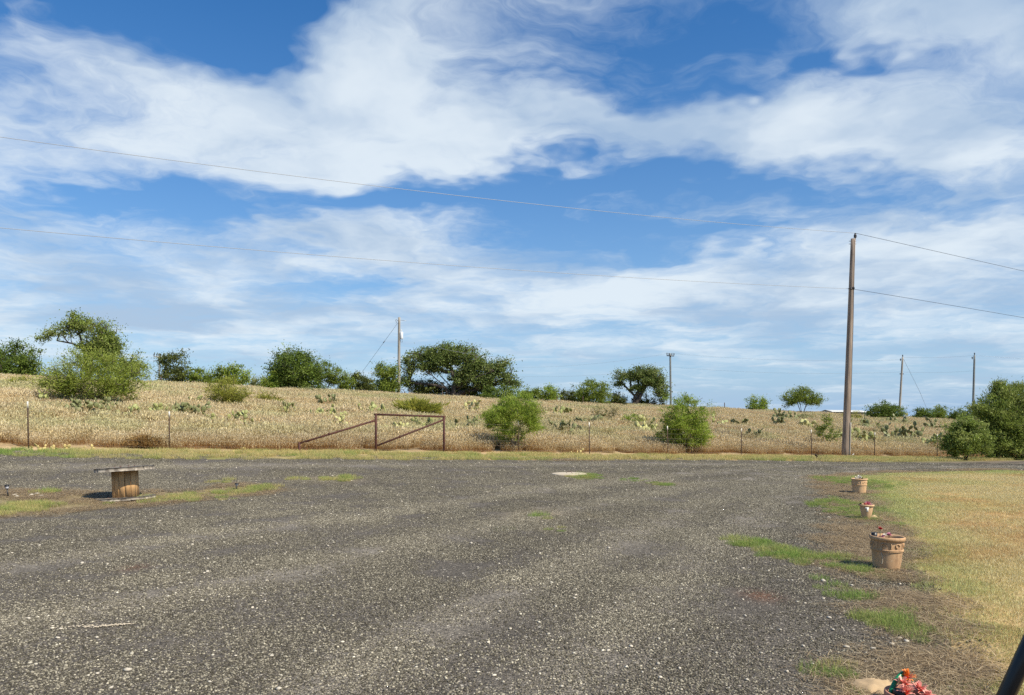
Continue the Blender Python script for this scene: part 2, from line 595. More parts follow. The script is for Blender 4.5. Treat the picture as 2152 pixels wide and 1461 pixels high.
TRACKS = [hits(p) for p in (
    [(600, 1500), (900, 1330), (1150, 1210), (1350, 1120), (1500, 1050), (1620, 1010), (1800, 985), (2152, 983)],
    [(1150, 1500), (1300, 1330), (1420, 1210), (1560, 1100), (1640, 1040), (1720, 1000), (1850, 982), (2152, 981)],
    [(0, 1200), (400, 1130), (800, 1080), (1100, 1035), (1400, 1000), (1700, 980)],
    [(0, 985), (400, 980), (900, 978), (1400, 976), (1800, 978)],
    [(-100, 1330), (400, 1250), (800, 1160), (1150, 1080), (1450, 1025), (1700, 990)])]


def gravel_col(x, y):
    t = track(x, y) * (.55 + .45 * fbm(x, y, .6, 3, 4))
    n = fbm(x, y, .45, 4, 31)
    c = mixc((.100, .087, .070), (.19, .167, .133), t)
    c = c * (.80 + .45 * n)[..., None]
    pale = 0
    for (px, py, rx, ry) in ((1130, 1085, 60, 14), (1215, 1002, 55, 9), (1400, 1018, 45, 7), (690, 1009, 70, 8), (1250, 1085, 40, 6), (1160, 1112, 30, 6)):
        hx, hy, _ = hit(px, py)
        h2 = hit(px + rx, py); h3 = hit(px, py - ry)
        a_, b_ = abs(h2[0] - hx), abs(h3[1] - hy)
        pale = np.maximum(pale, np.exp(-((x - hx) / a_) ** 2 - ((y - hy) / b_) ** 2))
    c = mixc(c, (.30, .24, .14), pale * .65)
    for (px, py, rx, ry) in ((1600, 1255, 38, 12), (280, 1195, 30, 7)):
        hx, hy, _ = hit(px, py)
        a_ = abs(hit(px + rx, py)[0] - hx); b_ = abs(hit(px, py - ry)[1] - hy)
        c = mixc(c, (.13, .06, .03), np.exp(-((x - hx) / a_) ** 2 - ((y - hy) / b_) ** 2) * .7)
    return c


def mat_gravel():
    m, t, b = mat_new('gravel')
    at = t.new('ShaderNodeAttribute', attribute_name='Col').outputs['Color']
    g = t.new('ShaderNodeNewGeometry').outputs['Position']
    vor = t.new('ShaderNodeTexVoronoi'); vor.feature = 'F1'
    t.put(vor.inputs['Vector'], g); t.put(vor.inputs['Scale'], 75.)
    sp = t.new('ShaderNodeSeparateColor'); t.l.new(vor.outputs['Color'], sp.inputs[0])
    grain = t.mapr(sp.outputs[0], 0, 1, .35, 1.75, False)
    c = t.mix(1., at, grain, 'MULTIPLY')
    white = t.mapr(sp.outputs[1], .972, .98)
    c = t.mix(white, c, (.42, .38, .31))
    vor2 = t.new('ShaderNodeTexVoronoi'); t.put(vor2.inputs['Vector'], g); t.put(vor2.inputs['Scale'], 26.)
    sp2 = t.new('ShaderNodeSeparateColor'); t.l.new(vor2.outputs['Color'], sp2.inputs[0])
    big = t.m('MULTIPLY', t.mapr(sp2.outputs[1], .984, .99), t.mapr(vor2.outputs['Distance'], .42, .34))
    c = t.mix(big, c, (.50, .46, .38))
    t.put(b.inputs['Base Color'], c); t.put(b.inputs['Roughness'], .9)
    b.inputs['Specular IOR Level'].default_value = .25
    bn = t.new('ShaderNodeBump'); t.put(bn.inputs['Strength'], .9); t.put(bn.inputs['Distance'], .012)
    bn.invert = True
    t.l.new(vor.outputs['Distance'], bn.inputs['Height']); t.l.new(bn.outputs[0], b.inputs['Normal'])
    return m


THG = np.linspace(-.85, .85, 470)
gravel = tag(polar_sheet('gravel_driveway', lambda x, y: gravel_edge(x, y) > 0, .6, 95, 420, THG, .014, gravel_col, mat_gravel()),
             'dark grey gravel driveway with pale stones and worn wheel tracks', kind='structure')


def lawn_col(x, y):
    n = fbm(x, y, .5, 4, 51)
    return mixc((.50, .36, .17), (.36, .27, .11), sstep(.45, .7, n))


lawn = tag(polar_sheet('lawn', lambda x, y: sdist(LAWN, x, y) + (fbm(x, y, 2.5, 3, 41) - .5) * .4 > .05, .6, 60, 330, np.linspace(.1, 1.2, 260), .007, lawn_col, M['soil']),
           'dry mown lawn right of the flowerpots', kind='structure')

# ------------------------------------------------------------------ scatter of uncountable stuff
SRC = {}


def scatter(name, label, P, rot, scl, idx, tint, sources, parent=None):
    """points that carry copies of small tufts or pebble patches; kind = stuff"""
    coll = bpy.data.collections.new(name + '_pieces')
    for i, me in enumerate(sources):
        o = bpy.data.objects.new('%s_piece_%02d' % (name, i), me)
        coll.objects.link(o)
    me = bpy.data.meshes.new(name)
    n = len(P)
    me.vertices.add(n)
    me.vertices.foreach_set('co', np.asarray(P, np.float32).ravel())
    for an, ty, key, arr in (('rot', 'FLOAT_VECTOR', 'vector', np.asarray(rot, np.float32)), ('scl', 'FLOAT', 'value', np.asarray(scl, np.float32)),
                             ('idx', 'INT', 'value', np.asarray(idx, np.int32)), ('tint', 'FLOAT', 'value', np.asarray(tint, np.float32))):
        a = me.attributes.new(an, ty, 'POINT'); a.data.foreach_set(key, arr.ravel())
    me.update()
    o = obj(name, me)
    ng = bpy.data.node_groups.new(name + '_nodes', 'GeometryNodeTree')
    ng.interface.new_socket('Geometry', in_out='INPUT', socket_type='NodeSocketGeometry')
    ng.interface.new_socket('Geometry', in_out='OUTPUT', socket_type='NodeSocketGeometry')
    gi, go = ng.nodes.new('NodeGroupInput'), ng.nodes.new('NodeGroupOutput')
    ip = ng.nodes.new('GeometryNodeInstanceOnPoints')
    ci = ng.nodes.new('GeometryNodeCollectionInfo')
    ci.inputs['Collection'].default_value = coll
    ci.inputs['Separate Children'].default_value = True
    ci.inputs['Reset Children'].default_value = True
    def na(nm, ty):
        k = ng.nodes.new('GeometryNodeInputNamedAttribute'); k.data_type = ty; k.inputs[0].default_value = nm
        return k.outputs[0]
    L = ng.links.new
    L(gi.outputs[0], ip.inputs['Points']); L(ci.outputs[0], ip.inputs['Instance'])
    ip.inputs['Pick Instance'].default_value = True
    L(na('idx', 'INT'), ip.inputs['Instance Index'])
    e = ng.nodes.new('FunctionNodeEulerToRotation'); L(na('rot', 'FLOAT_VECTOR'), e.inputs[0]); L(e.outputs[0], ip.inputs['Rotation'])
    L(na('scl', 'FLOAT'), ip.inputs['Scale'])
    L(ip.outputs[0], go.inputs[0])
    md = o.modifiers.new('scatter', 'NODES'); md.node_group = ng
    if parent is not None: o.parent = parent
    return tag(o, label, kind='stuff')


def slope_rot(x, y, yaw):
    """euler angles that lay a patch on the slope"""
    e = .15
    gx = (zt(x + e, y) - zt(x - e, y)) / (2 * e); gy = (zt(x, y + e) - zt(x, y - e)) / (2 * e)
    # R = tilt * yaw ; XYZ euler = Rz(c) Ry(b) Rx(a) -> use tilt in the yawed frame
    c, s = np.cos(yaw), np.sin(yaw)
    lx = gx * c + gy * s; ly = -gx * s + gy * c
    return np.stack([np.arctan(ly), -np.arctan(lx), yaw], 1)


def blades(n, rad, h0, h1, w, lean, cols, curl=.3, segs=2, rng=RNG, heads=None, base=None, upr=0.):
    """a round patch of grass blades, or stalks with seed heads"""
    r = rad * np.sqrt(rng.random(n)); a = rng.random(n) * 2 * PI
    bx, by = r * np.cos(a), r * np.sin(a)
    h = h0 + (h1 - h0) * rng.random(n)
    az = rng.random(n) * 2 * PI
    ln = lean * (upr + (1 - upr) * rng.random(n))
    dx, dy = np.cos(az), np.sin(az)
    fa = rng.random(n) * 2 * PI
    sx, sy = np.cos(fa) * w / 2, np.sin(fa) * w / 2
    V, C, Q = [], [], []
    pick = cols[rng.integers(0, len(cols), n)] * (.75 + .5 * rng.random(n))[:, None]
    if base is None: base = pick * .8
    else: base = np.asarray(base) * (.7 + .6 * rng.random(n))[:, None]
    ks = np.linspace(0, 1, segs + 1)
    for k in ks:
        off = ln * (k * (1 - curl) + curl * k * k) * h
        zz = h * k * np.sqrt(np.clip(1 - (ln * k * .7) ** 2, .1, 1)) - .012
        tap = (1 - .75 * k)
        cc = base * (1 - k) + pick * k
        for sgn in (-1, 1):
            V.append(np.stack([bx + dx * off + sgn * sx * tap, by + dy * off + sgn * sy * tap, zz], 1)); C.append(cc)
    m = len(V)
    V = np.stack(V, 1).reshape(-1, 3); C = np.stack(C, 1).reshape(-1, 3)
    b0 = np.arange(n) * m
    for k in range(segs):
        Q.append(np.stack([b0 + 2 * k, b0 + 2 * k + 1, b0 + 2 * k + 3, b0 + 2 * k + 2], 1))
    Q = np.concatenate(Q)
    if heads is not None:
        hl, hw, hc = heads
        tip = V.reshape(n, m, 3)[:, -2:].mean(1)
        L_ = hl * (.6 + .8 * rng.random(n)); W_ = hw * (.6 + .8 * rng.random(n))
        hd = np.stack([dx * ln * .9 + rng.normal(0, .25, n), dy * ln * .9 + rng.normal(0, .25, n), np.full(n, .85)], 1)
        hd /= np.linalg.norm(hd, axis=1)[:, None]
        pc = hc[rng.integers(0, len(hc), n)] * (.75 + .5 * rng.random(n))[:, None]
        for rep in range(2):
            f2 = fa + rep * PI / 2
            sd = np.stack([np.cos(f2), np.sin(f2), np.zeros(n)], 1) * W_[:, None] / 2
            hv = np.stack([tip - hd * L_[:, None] * .3, tip + hd * L_[:, None] * .2 + sd, tip + hd * L_[:, None] * .8, tip + hd * L_[:, None] * .2 - sd], 1).reshape(-1, 3)
            o0 = len(V) + np.arange(n) * 4
            Q = np.concatenate([Q, np.stack([o0, o0 + 1, o0 + 2, o0 + 3], 1)])
            V = np.concatenate([V, hv]); C = np.concatenate([C, np.repeat(pc, 4, 0)])
    return V, Q, C


def ico():
    p = (1 + 5 ** .5) / 2
    v = np.array([(-1, p, 0), (1, p, 0), (-1, -p, 0), (1, -p, 0), (0, -1, p), (0, 1, p), (0, -1, -p), (0, 1, -p), (p, 0, -1), (p, 0, 1), (-p, 0, -1), (-p, 0, 1)], float)
    v /= np.linalg.norm(v[0])
    f = np.array([(0, 11, 5), (0, 5, 1), (0, 1, 7), (0, 7, 10), (0, 10, 11), (1, 5, 9), (5, 11, 4), (11, 10, 2), (10, 7, 6), (7, 1, 8), (3, 9, 4), (3, 4, 2), (3, 2, 6), (3, 6, 8), (3, 8, 9), (4, 9, 5), (2, 4, 11), (6, 2, 10), (8, 6, 7), (9, 8, 1)])
    return v, f


ICO_V, ICO_F = ico()


def pebbles(n, rad, pal, prob, s0, s1, rng=RNG):
    V, Fc, C = [], [], []
    for i in range(n):
        k = rng.choice(len(pal), p=prob)
        s = s0[k] + (s1[k] - s0[k]) * rng.random() ** 1.6
        v = ICO_V * (1 + rng.normal(0, .16, (12, 1)))
        v = v * (s * rng.uniform(.8, 1.4), s * rng.uniform(.7, 1.1), s * rng.uniform(.35, .75))
        a = rng.random() * 2 * PI
        c, d = math.cos(a), math.sin(a)
        v = v @ np.array(((c, d, 0), (-d, c, 0), (0, 0, 1)))
        r = rad * math.sqrt(rng.random()); b = rng.random() * 2 * PI
        V.append(v + (r * math.cos(b), r * math.sin(b), s * .12)); Fc.append(ICO_F + 12 * i)
        C.append(np.tile(np.array(pal[k]) * rng.uniform(.7, 1.3), (12, 1)))
    return np.concatenate(V), np.concatenate(Fc), np.concatenate(C)


def sow(n, box, keep, rng=RNG):
    x = rng.uniform(box[0], box[1], n); y = rng.uniform(box[2], box[3], n)
    k = keep(x, y)
    return x[k], y[k]


def in_view(x, y, m=1.0):
    return (np.abs(x) < .70 * y + m) & (y > 2.5)


# pebbles over the drive
PAL = [(.068, .060, .042), (.163, .146, .108), (.29, .262, .196), (.44, .40, .30), (.54, .50, .40)]
peb_src = []
for i in range(6):
    v, f, c = pebbles(620, .36, PAL, (.42, .35, .195, .032, .003), (.003, .003, .003, .003, .005), (.009, .009, .009, .008, .013))
    me = mesh('pebble_patch', v, f, c); me.materials.append(M['pebble']); peb_src.append(me)


def dens_keep(x, y):
    e = gravel_edge(x, y)
    d = np.hypot(x, y)
    spill = sdist(LAWN, x, y) < -.05
    return in_view(x, y) & spill & ((e > RNG.normal(0, .10, len(x))) | ((e > -1.4) & (sdist(GRAVEL, x, y) < 0) & (RNG.random(len(x)) < .80))) & (RNG.random(len(x)) < np.clip(1.25 - d / 40, .35, 1))


x, y = sow(11000, (-24, 22, 2.5, 34), dens_keep)
n = len(x)
scatter('gravel_pebbles', 'loose dark and pale gravel covering the driveway', np.stack([x, y, zt(x, y) + .015], 1), slope_rot(x, y, RNG.random(n) * 2 * PI), RNG.uniform(.85, 1.25, n),
        RNG.integers(0, 6, n), np.clip(.31 - .18 * ridge(x, y) * (.3 + fbm(x, y, .5, 3, 44)) + .34 * track(x, y) * (.5 + .8 * fbm(x, y, .8, 3, 4)) + .5 * (fbm(x, y, .5, 3, 33) - .5) + RNG.normal(0, .05, n), 0, 1), peb_src)

# larger pale stones everywhere on the drive, seen as specks
def one_stone(s, col, rng=RNG):
    v = ICO_V * (1 + rng.normal(0, .15, (12, 1)))
    v = v * (1.2, .9, .5) * s
    return v, ICO_F, np.tile(col, (12, 1))
st_src = []
for i in range(5):
    v, f, c = one_stone(.5, np.array((.56, .50, .40)) * RNG.uniform(.6, 1.15))
    me = mesh('pale_stone', v, f, c); me.materials.append(M['pebble']); st_src.append(me)
x, y = sow(7000, (-24, 22, 4, 40), lambda x, y: in_view(x, y) & (gravel_edge(x, y) > -.3) & (sdist(LAWN, x, y) < -.1) & (RNG.random(len(x)) < .25 + .75 * fbm(x, y, .5, 2, 8)) & (RNG.random(len(x)) > .75 * track(x, y)))
n = len(x)
scatter('pale_gravel', 'small pale stones strewn among the dark gravel', np.stack([x, y, zt(x, y) + .02], 1), np.stack([np.zeros(n), np.zeros(n), RNG.random(n) * 6.28], 1),
        .009 + .022 * RNG.random(n) ** 3.5 + .0008 * y, RNG.integers(0, 5, n), np.full(n, .3), st_src)

# mown lawn
A = np.array
LC = A([(.74, .62, .32), (.84, .73, .42), (.62, .51, .23), (.47, .42, .16), (.88, .78, .50), (.38, .28, .12)])
lawn_src = []
for i in range(5):
    v, q, c = blades(680, .34, .022, .058, .0050, 1.15, LC, rng=RNG)
    me = mesh('lawn_patch', v, q, c); me.materials.append(M['blade']); lawn_src.append(me)


for i in range(3):
    v, q, c = blades(520, .34, .018, .045, .0050, 1.3, A([(.56, .38, .17), (.66, .46, .22), (.44, .29, .13), (.74, .58, .32)]), rng=RNG)
    me = mesh('lawn_patch_brown', v, q, c); me.materials.append(M['blade']); lawn_src.append(me)


def lawn_green(x, y):
    """share of green: by the pots and the lawn's edges"""
    d = edge_dist(LAWN, x, y)
    n = fbm(x, y, .35, 4, 61)
    return np.clip(.68 * np.exp(-(d / (.45 + .02 * y)) ** 2) * (.5 + .8 * n) + .22 * sstep(.55, .8, n), 0, 1)


def lawn_keep(x, y):
    return in_view(x, y) & (sdist(LAWN, x, y) + (fbm(x, y, 2.5, 3, 41) - .5) * .45 > RNG.normal(.10, .07, len(x)))


x, y = sow(26000, (1, 28, 3, 38), lawn_keep)
n = len(x)
scatter('lawn_grass', 'short half dry grass of the lawn', np.stack([x, y, zt(x, y) + .006], 1), slope_rot(x, y, RNG.random(n) * 6.28), RNG.uniform(.65, 1.15, n) * (.7 + .6 * fbm(x, y, 1.5, 3, 133)),
        np.where(RNG.random(n) < .9 * sstep(.50, .66, fbm(x, y, .55, 4, 131)) + .35 * sstep(11, 20, x), RNG.integers(5, 8, n), RNG.integers(0, 5, n)), np.clip(lawn_green(x, y) * RNG.uniform(.6, 1.3, n), 0, 1), lawn_src)

# green weeds: verge in front of the fence, strip by the spool, patches in the planting strip
weed_src = []
for i in range(4):
    v, q, c = blades(300, .26, .03, .16, .0065, .8, A([(.62, .49, .22), (.54, .46, .17), (.70, .54, .28), (.40, .40, .13)]), rng=RNG)
    me = mesh('weed_patch', v, q, c); me.materials.append(M['blade']); weed_src.append(me)


def patch_w(x, y, lst):
    w = np.zeros(np.shape(x))
    for (px, py, rx, ry, k) in lst:
        hx, hy, _ = hit(px, py)
        a_ = abs(hit(px + rx, py)[0] - hx); b_ = abs(hit(px, py - ry)[1] - hy)
        w = np.maximum(w, k * np.exp(-(((x - hx) / a_) ** 2 + ((y - hy) / b_) ** 2) ** 1.5))
    return w


GREEN = [(1690, 1175, 62, 15, 1), (1610, 1150, 50, 12, .8), (1865, 1312, 62, 26, 1), (1800, 1200, 40, 16, .45), (1858, 1218, 16, 8, .8), (1770, 1060, 30, 14, .4),
         (1790, 1015, 50, 10, .6), (1790, 1080, 40, 16, .5), (1805, 1185, 28, 9, .8), (1755, 1425, 42, 20, .45), (40, 1070, 55, 15, .8), (100, 1036, 36, 4, .45),
         (400, 1048, 70, 8, .38), (485, 1036, 40, 7, .6), (550, 1028, 26, 7, 1), (462, 1013, 20, 4, .5), (330, 1052, 60, 8, .25), (1230, 1003, 30, 5, .7), (700, 1009, 40, 4, .4), (725, 1008, 18, 5, 1),
         (1135, 1090, 25, 6, .25), (1160, 1113, 24, 6, .5), (1400, 1019, 28, 3, .35), (640, 1008, 40, 3, .2), (1800, 1255, 60, 30, .12), (1320, 1010, 40, 3, .12)]


def verge_w(x, y):
    u, v = uv_of(x, y)
    g = sdist(GRAVEL, x, y)
    near = (g < .25 * (fbm(x, y, 1.2, 2, 71))) & (v < -.45 - .5 * fbm(x, y, .8, 2, 73)) & (v > -7) & (sdist(LAWN, x, y) < 0)
    n = fbm(x, y, .5, 3, 77)
    return np.where(near, np.clip(.35 + .9 * n - .5 * sstep(-1.3, -.3, v), 0, 1), 0)


xa, ya = sow(30000, (-22, 34, 14, 52), lambda x, y: in_view(x, y, 3) & (RNG.random(len(x)) < verge_w(x, y) * .6))
xb, yb = sow(60000, (-13, 10, 3.5, 26), lambda x, y: in_view(x, y, 2) & (RNG.random(len(x)) < .95 * patch_w(x, y, GREEN)))
u_, v_ = uv_of(xa, ya)
tv = np.clip(.75 * sstep(.38, .68, fbm(xa, ya, .35, 4, 81)) * (1 - sstep(2, 18, u_) * .6) + RNG.normal(0, .22, len(xa)), 0, 1)
tb = np.clip(RNG.normal(np.where(xb > 1.5, .82, .5), .28, len(xb)), 0, 1)
x, y = np.concatenate([xa, xb]), np.concatenate([ya, yb]); n = len(x)
sc = np.concatenate([RNG.uniform(.55, 1.1, len(xa)), np.where(xb > 1.5, RNG.uniform(.25, .58, len(xb)), RNG.uniform(.25, .7, len(xb)))])
scatter('weed_grass', 'short green and straw coloured weeds on the verge and in the gravel', np.stack([x, y, zt(x, y) + .01], 1), slope_rot(x, y, RNG.random(n) * 6.28), sc,
        RNG.integers(0, 4, n), np.concatenate([tv, tb]), weed_src)

# dead stalks and litter on the planting strip and the island
lit_src = []
for i in range(4):
    v, q, c = blades(170, .30, .05, .16, .0055, 1.5, A([(.52, .41, .25), (.66, .53, .34), (.14, .10, .065), (.36, .26, .15)]), rng=RNG, upr=.85)
    v[:, 2] = v[:, 2] * .28 + .012
    me = mesh('litter_patch', v, q, c); me.materials.append(M['straw']); lit_src.append(me)


def strip(x, y):
    return (sdist(LAWN, x, y) < .12) & (gravel_edge(x, y) < .35) & (y < 27) & (x > 1)


def lit_w(x, y):
    g = gravel_edge(x, y)
    s_ = np.where(strip(x, y), sstep(1.0, -.05, g * 1.6) , 0)
    i_ = np.where(sdist(ISLAND, x, y) > -.25, .85, 0)
    return np.maximum(s_, i_)


x, y = sow(90000, (-14, 16, 3.2, 27), lambda x, y: in_view(x, y, 2) & (RNG.random(len(x)) < .40 * lit_w(x, y) * sstep(.30, .62, fbm(x, y, 2.2, 4, 111))))
n = len(x)
scatter('dead_stalks', 'dead straw and stalks littering the strip beside the drive', np.stack([x, y, zt(x, y) + .012], 1), slope_rot(x, y, RNG.random(n) * 6.28), RNG.uniform(.6, 1.2, n),
        RNG.integers(0, 4, n), np.zeros(n), lit_src)

# tall dry pasture grass behind the fence
HC = A([(.82, .69, .44), (.88, .76, .52), (.68, .55, .32), (.78, .67, .45), (.54, .41, .22)])
SCc = A([(.68, .53, .28), (.62, .46, .22), (.72, .57, .32)])
past_src = []
for i in range(6):
    v, q, c = blades(260, .55, .20, .50, .009, .55, SCc, rng=RNG, heads=(.080, .024, HC), base=(.25, .14, .045))
    v2, q2, c2 = blades(110, .55, .10, .26, .009, .9, SCc * .6, rng=RNG, base=(.24, .13, .045))
    me = mesh('pasture_patch', np.concatenate([v, v2]), np.concatenate([q, q2 + len(v)]), np.concatenate([c, c2])); me.materials.append(M['straw']); past_src.append(me)
# brown stemmed fringe along the fence
for i in range(3):
    v, q, c = blades(300, .50, .15, .48, .009, .6, A([(.48, .32, .14), (.42, .26, .10), (.54, .40, .20)]), rng=RNG, heads=(.06, .018, HC * .85), base=(.26, .12, .04))
    me = mesh('fringe_patch', v, q, c); me.materials.append(M['straw']); past_src.append(me)


# ------------------------------------------------------------------ trees and shrubs
def unit(v):
    return v / (np.linalg.norm(v, axis=-1, keepdims=True) + 1e-9)


def skeleton(base, att, stems, rng, bend=.25, step=.35, lift=.25):
    """joins the points of the crown to the base by the nearest wood; returns nodes and parents"""
    P = [np.array(base)]; par = [-1]
    order = np.argsort(np.linalg.norm(att - base, axis=1))
    att = att[order]
    H = att[:, 2].max() - base[2]
    c = att.mean(0)
    for s_ in stems:          # first wood: points the limbs must pass
        prev = 0
        for p in s_:
            P.append(np.array(p)); par.append(prev); prev = len(P) - 1
    ends = []
    for a in att:
        A_ = np.array(P)
        d = a - A_
        dist = np.linalg.norm(d, axis=1)
        down = np.clip(-d[:, 2], 0, None)
        cost = dist + 1.2 * down + .10 * np.linalg.norm(A_ - A_[0], axis=1)
        i = int(np.argmin(cost))
        k = max(1, int(dist[i] / step))
        prev = i
        side = rng.normal(0, bend, 3) * dist[i] * .25
        for j in range(1, k + 1):
            t = j / k
            p = A_[i] + d[i] * t + side * math.sin(PI * t) + np.array((0, 0, -lift * .3 * dist[i] * math.sin(PI * t)))
            P.append(p); par.append(prev); prev = len(P) - 1
        ends.append(prev)
    return np.array(P), np.array(par), np.array(ends)


def wood_mesh(P, par, r_tip, r_base, seg=5, power=.5):
    n = len(P)
    cnt = np.zeros(n)
    child = np.zeros(n, int)
    for i in range(1, n): child[par[i]] += 1
    cnt[child == 0] = 1
    for i in range(n - 1, 0, -1): cnt[par[i]] += cnt[i]
    tot = cnt[0]
    rad = r_tip + (r_base - r_tip) * (cnt / tot) ** power
    th = np.arange(seg) * 2 * PI / seg
    i = np.arange(1, n)
    a, b = P[par[i]], P[i]
    t = unit(b - a)
    ref = np.where(np.abs(t[:, 2:3]) < .9, np.array((0, 0, 1.)), np.array((1., 0, 0)))
    s1 = unit(np.cross(t, ref)); s2 = np.cross(t, s1)
    ra = np.minimum(rad[par[i]], rad[i] * 1.5); rb = rad[i]
    ring = np.cos(th)[None, :, None] * s1[:, None, :] + np.sin(th)[None, :, None] * s2[:, None, :]
    V = np.concatenate([a[:, None] - t[:, None] * ra[:, None, None] * .3 + ring * ra[:, None, None], b[:, None] + ring * rb[:, None, None]], 1).reshape(-1, 3)
    k = np.arange(seg); k2 = (k + 1) % seg
    q = np.stack([k, k2, k2 + seg, k + seg], 1)
    Q = (np.arange(n - 1)[:, None, None] * 2 * seg + q[None]).reshape(-1, 4)
    return V, Q


def leaf_mesh(cent, outd, per, sigma, size, aspect, cols, rng, feather, flat=.6):
    """small diamond leaves gathered in sprays"""
    n = len(cent) * per
    ci = np.repeat(np.arange(len(cent)), per)
    s = sigma * rng.uniform(.55, 1.45, len(cent))
    g = rng.normal(0, 1, (n, 3)); g[:, 2] *= flat
    p = cent[ci] + g * s[ci][:, None] * (rng.random((n, 1)) ** .4)
    if feather > 0:
        ax = unit(outd[ci] * feather + rng.normal(0, .55, (n, 3)) + np.array((0, 0, .25 * feather)))
    else:
        ax = unit(rng.normal(0, 1, (n, 3)) + outd[ci] * .3)
    nr = unit(np.cross(ax, unit(rng.normal(0, 1, (n, 3)) + np.array((0, 0, .3)))))
    L_ = size * (.55 + .9 * rng.random((n, 1))); W_ = L_ / aspect
    V = np.stack([p - ax * L_ * .5, p + nr * W_ * .5, p + ax * L_ * .5, p - nr * W_ * .5], 1).reshape(-1, 3)
    Q = np.arange(n * 4).reshape(-1, 4)
    cl = np.asarray(cols)
    spray = cl[rng.integers(0, len(cl), len(cent))] * rng.uniform(.8, 1.25, (len(cent), 1))
    c = spray[ci] * rng.uniform(.7, 1.3, (n, 1))
    return V, Q, np.repeat(c, 4, 0)


GREENS = {
    'mid': [(.215, .275, .055), (.245, .305, .068), (.18, .235, .045), (.27, .31, .09)],
    'lime': [(.285, .345, .055), (.25, .31, .048), (.33, .37, .075), (.215, .27, .042)],
    'oak': [(.150, .205, .048), (.185, .240, .060), (.215, .250, .080), (.122, .168, .040)],
    'dark': [(0.129, 0.19, 0.03), (0.168, 0.227, 0.039), (0.104, 0.154, 0.027)],
    'mesq': [(0.188, 0.246, 0.038), (0.225, 0.282, 0.047), (0.156, 0.21, 0.032)],
    'bright': [(0.25, 0.342, 0.043), (0.288, 0.372, 0.053), (0.206, 0.294, 0.036), (0.312, 0.372, 0.072)],
    'yellow': [(0.338, 0.342, 0.055), (0.288, 0.3, 0.047), (0.388, 0.372, 0.072), (0.237, 0.258, 0.043)],
    'grey': [(0.286, 0.259, 0.117), (0.231, 0.211, 0.099), (0.22, 0.205, 0.072)],
    'pale': [(0.264, 0.292, 0.113), (0.308, 0.324, 0.144), (0.22, 0.248, 0.09)],
    'brown': [(0.33, 0.205, 0.072), (0.418, 0.281, 0.108), (0.242, 0.14, 0.054)],
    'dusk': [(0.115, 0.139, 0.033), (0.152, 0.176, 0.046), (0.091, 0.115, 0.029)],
}


def plant(name, label, cat, base, lobes, natt=60, per=40, sigma=.16, leaf=.07, aspect=2.2, green='mesq', stems=3, rb=.06, rt=.008,
          feather=0., D=None, group=None, shell=.35, seed=0, flat=.7, forks=None, bend=.25, deep=1.0, lift=.2, crownname='crown', low=None):
    """a tree or shrub; lobes of the crown as (px, py, rx, ry[, depth shift m]) in photo pixels at the plant's own distance"""
    rng = np.random.default_rng(1000 + seed)
    grounded = D is not None
    if D is None:
        bx, D, bz = hit(*base)
    else:
        bx = ray(base[0], 0)[0] * D; bz = float(zt(bx, D))
    k = D / F
    b = np.array((bx, D, bz - .03))
    if grounded and rb < .1: natt = int(natt * 1.6)
    C_, R_ = [], []
    for lo in lobes:
        px, py, rx, ry = lo[:4]
        dy = lo[4] if len(lo) > 4 else 0.
        C_.append(((px - HX) * k, D + dy, EYE + (HY - py) * k)); R_.append((rx * k, min(rx, ry * 1.6) * k * deep, ry * k))
    C_, R_ = np.array(C_), np.array(R_)
    if low is None: low = grounded and cat == 'shrub'
    if low:       # brush that grows down to the ground
        for i in range(len(C_)):
            top, bot = C_[i, 2] + R_[i, 2], C_[i, 2] - R_[i, 2]
            zg = float(zt(C_[i, 0], C_[i, 1])) + .1
            if bot < bz + 1.6 * k * 22:
                bot = min(bot, zg)
                C_[i, 2], R_[i, 2] = (top + bot) / 2, (top - bot) / 2
    vol = (R_.prod(1)) ** .6
    pick = rng.choice(len(C_), natt, p=vol / vol.sum())
    dv = unit(rng.normal(0, 1, (natt, 3)))
    rr = (shell + (1 - shell) * rng.random((natt, 1))) ** .6
    rr = rr * np.clip(1 + rng.normal(0, .24, (natt, 1)), .5, 1.55)
    att = C_[pick] + dv * rr * R_[pick] * .92
    att[:, 2] = np.maximum(att[:, 2], zt(att[:, 0], att[:, 1]) + .12)
    if forks:
        st = [[np.array(((px - HX) * k, D + (dd), EYE + (HY - py) * k)) for (px, py, dd) in f] for f in forks]
    else:
        st = []
        cm = C_.mean(0); hh = cm[2] - b[2]
        for i in range(stems):
            a = 2 * PI * (i + rng.random() * .6) / stems
            sp = .32 * R_.max() * (1 if stems > 1 else .1)
            st.append([b + np.array((math.cos(a) * sp * .45, math.sin(a) * sp * .45, hh * .38)), b + np.array((math.cos(a) * sp, math.sin(a) * sp, hh * .75)) + (cm - b) * (.15, .15, 0)])
    P, par, ends = skeleton(b, att, st, rng, bend=bend, step=max(.2, .08 * R_.max()), lift=lift)
    V, Q = wood_mesh(P, par, rt, rb)
    root = empty(name, label, cat, tuple(b), group)
    off = b
    obj('trunk' if cat == 'tree' else 'stem', mesh('wood', V - off, Q, None, True), M['bark'], root)
    cent = P[ends]
    mid = par[ends]; mid = np.where(mid < 0, 0, mid)
    cent2 = (P[mid] + cent) / 2
    cent = np.concatenate([cent, cent2[: len(cent2) // 2]])
    outd = unit(cent - (C_.mean(0) * .6 + b * .4))
    leafy = rng.random(len(cent)) > .06
    cent, outd = cent[leafy], outd[leafy]
    V, Q, c = leaf_mesh(cent, outd, per, sigma, leaf, aspect, GREENS[green], rng, feather, flat)
    zz = zt(V[:, 0], V[:, 1]) + .02
    V[:, 2] = np.maximum(V[:, 2], zz)
    obj(crownname, mesh('foliage', V - off, Q, c), M['leaf'], root)
    return root


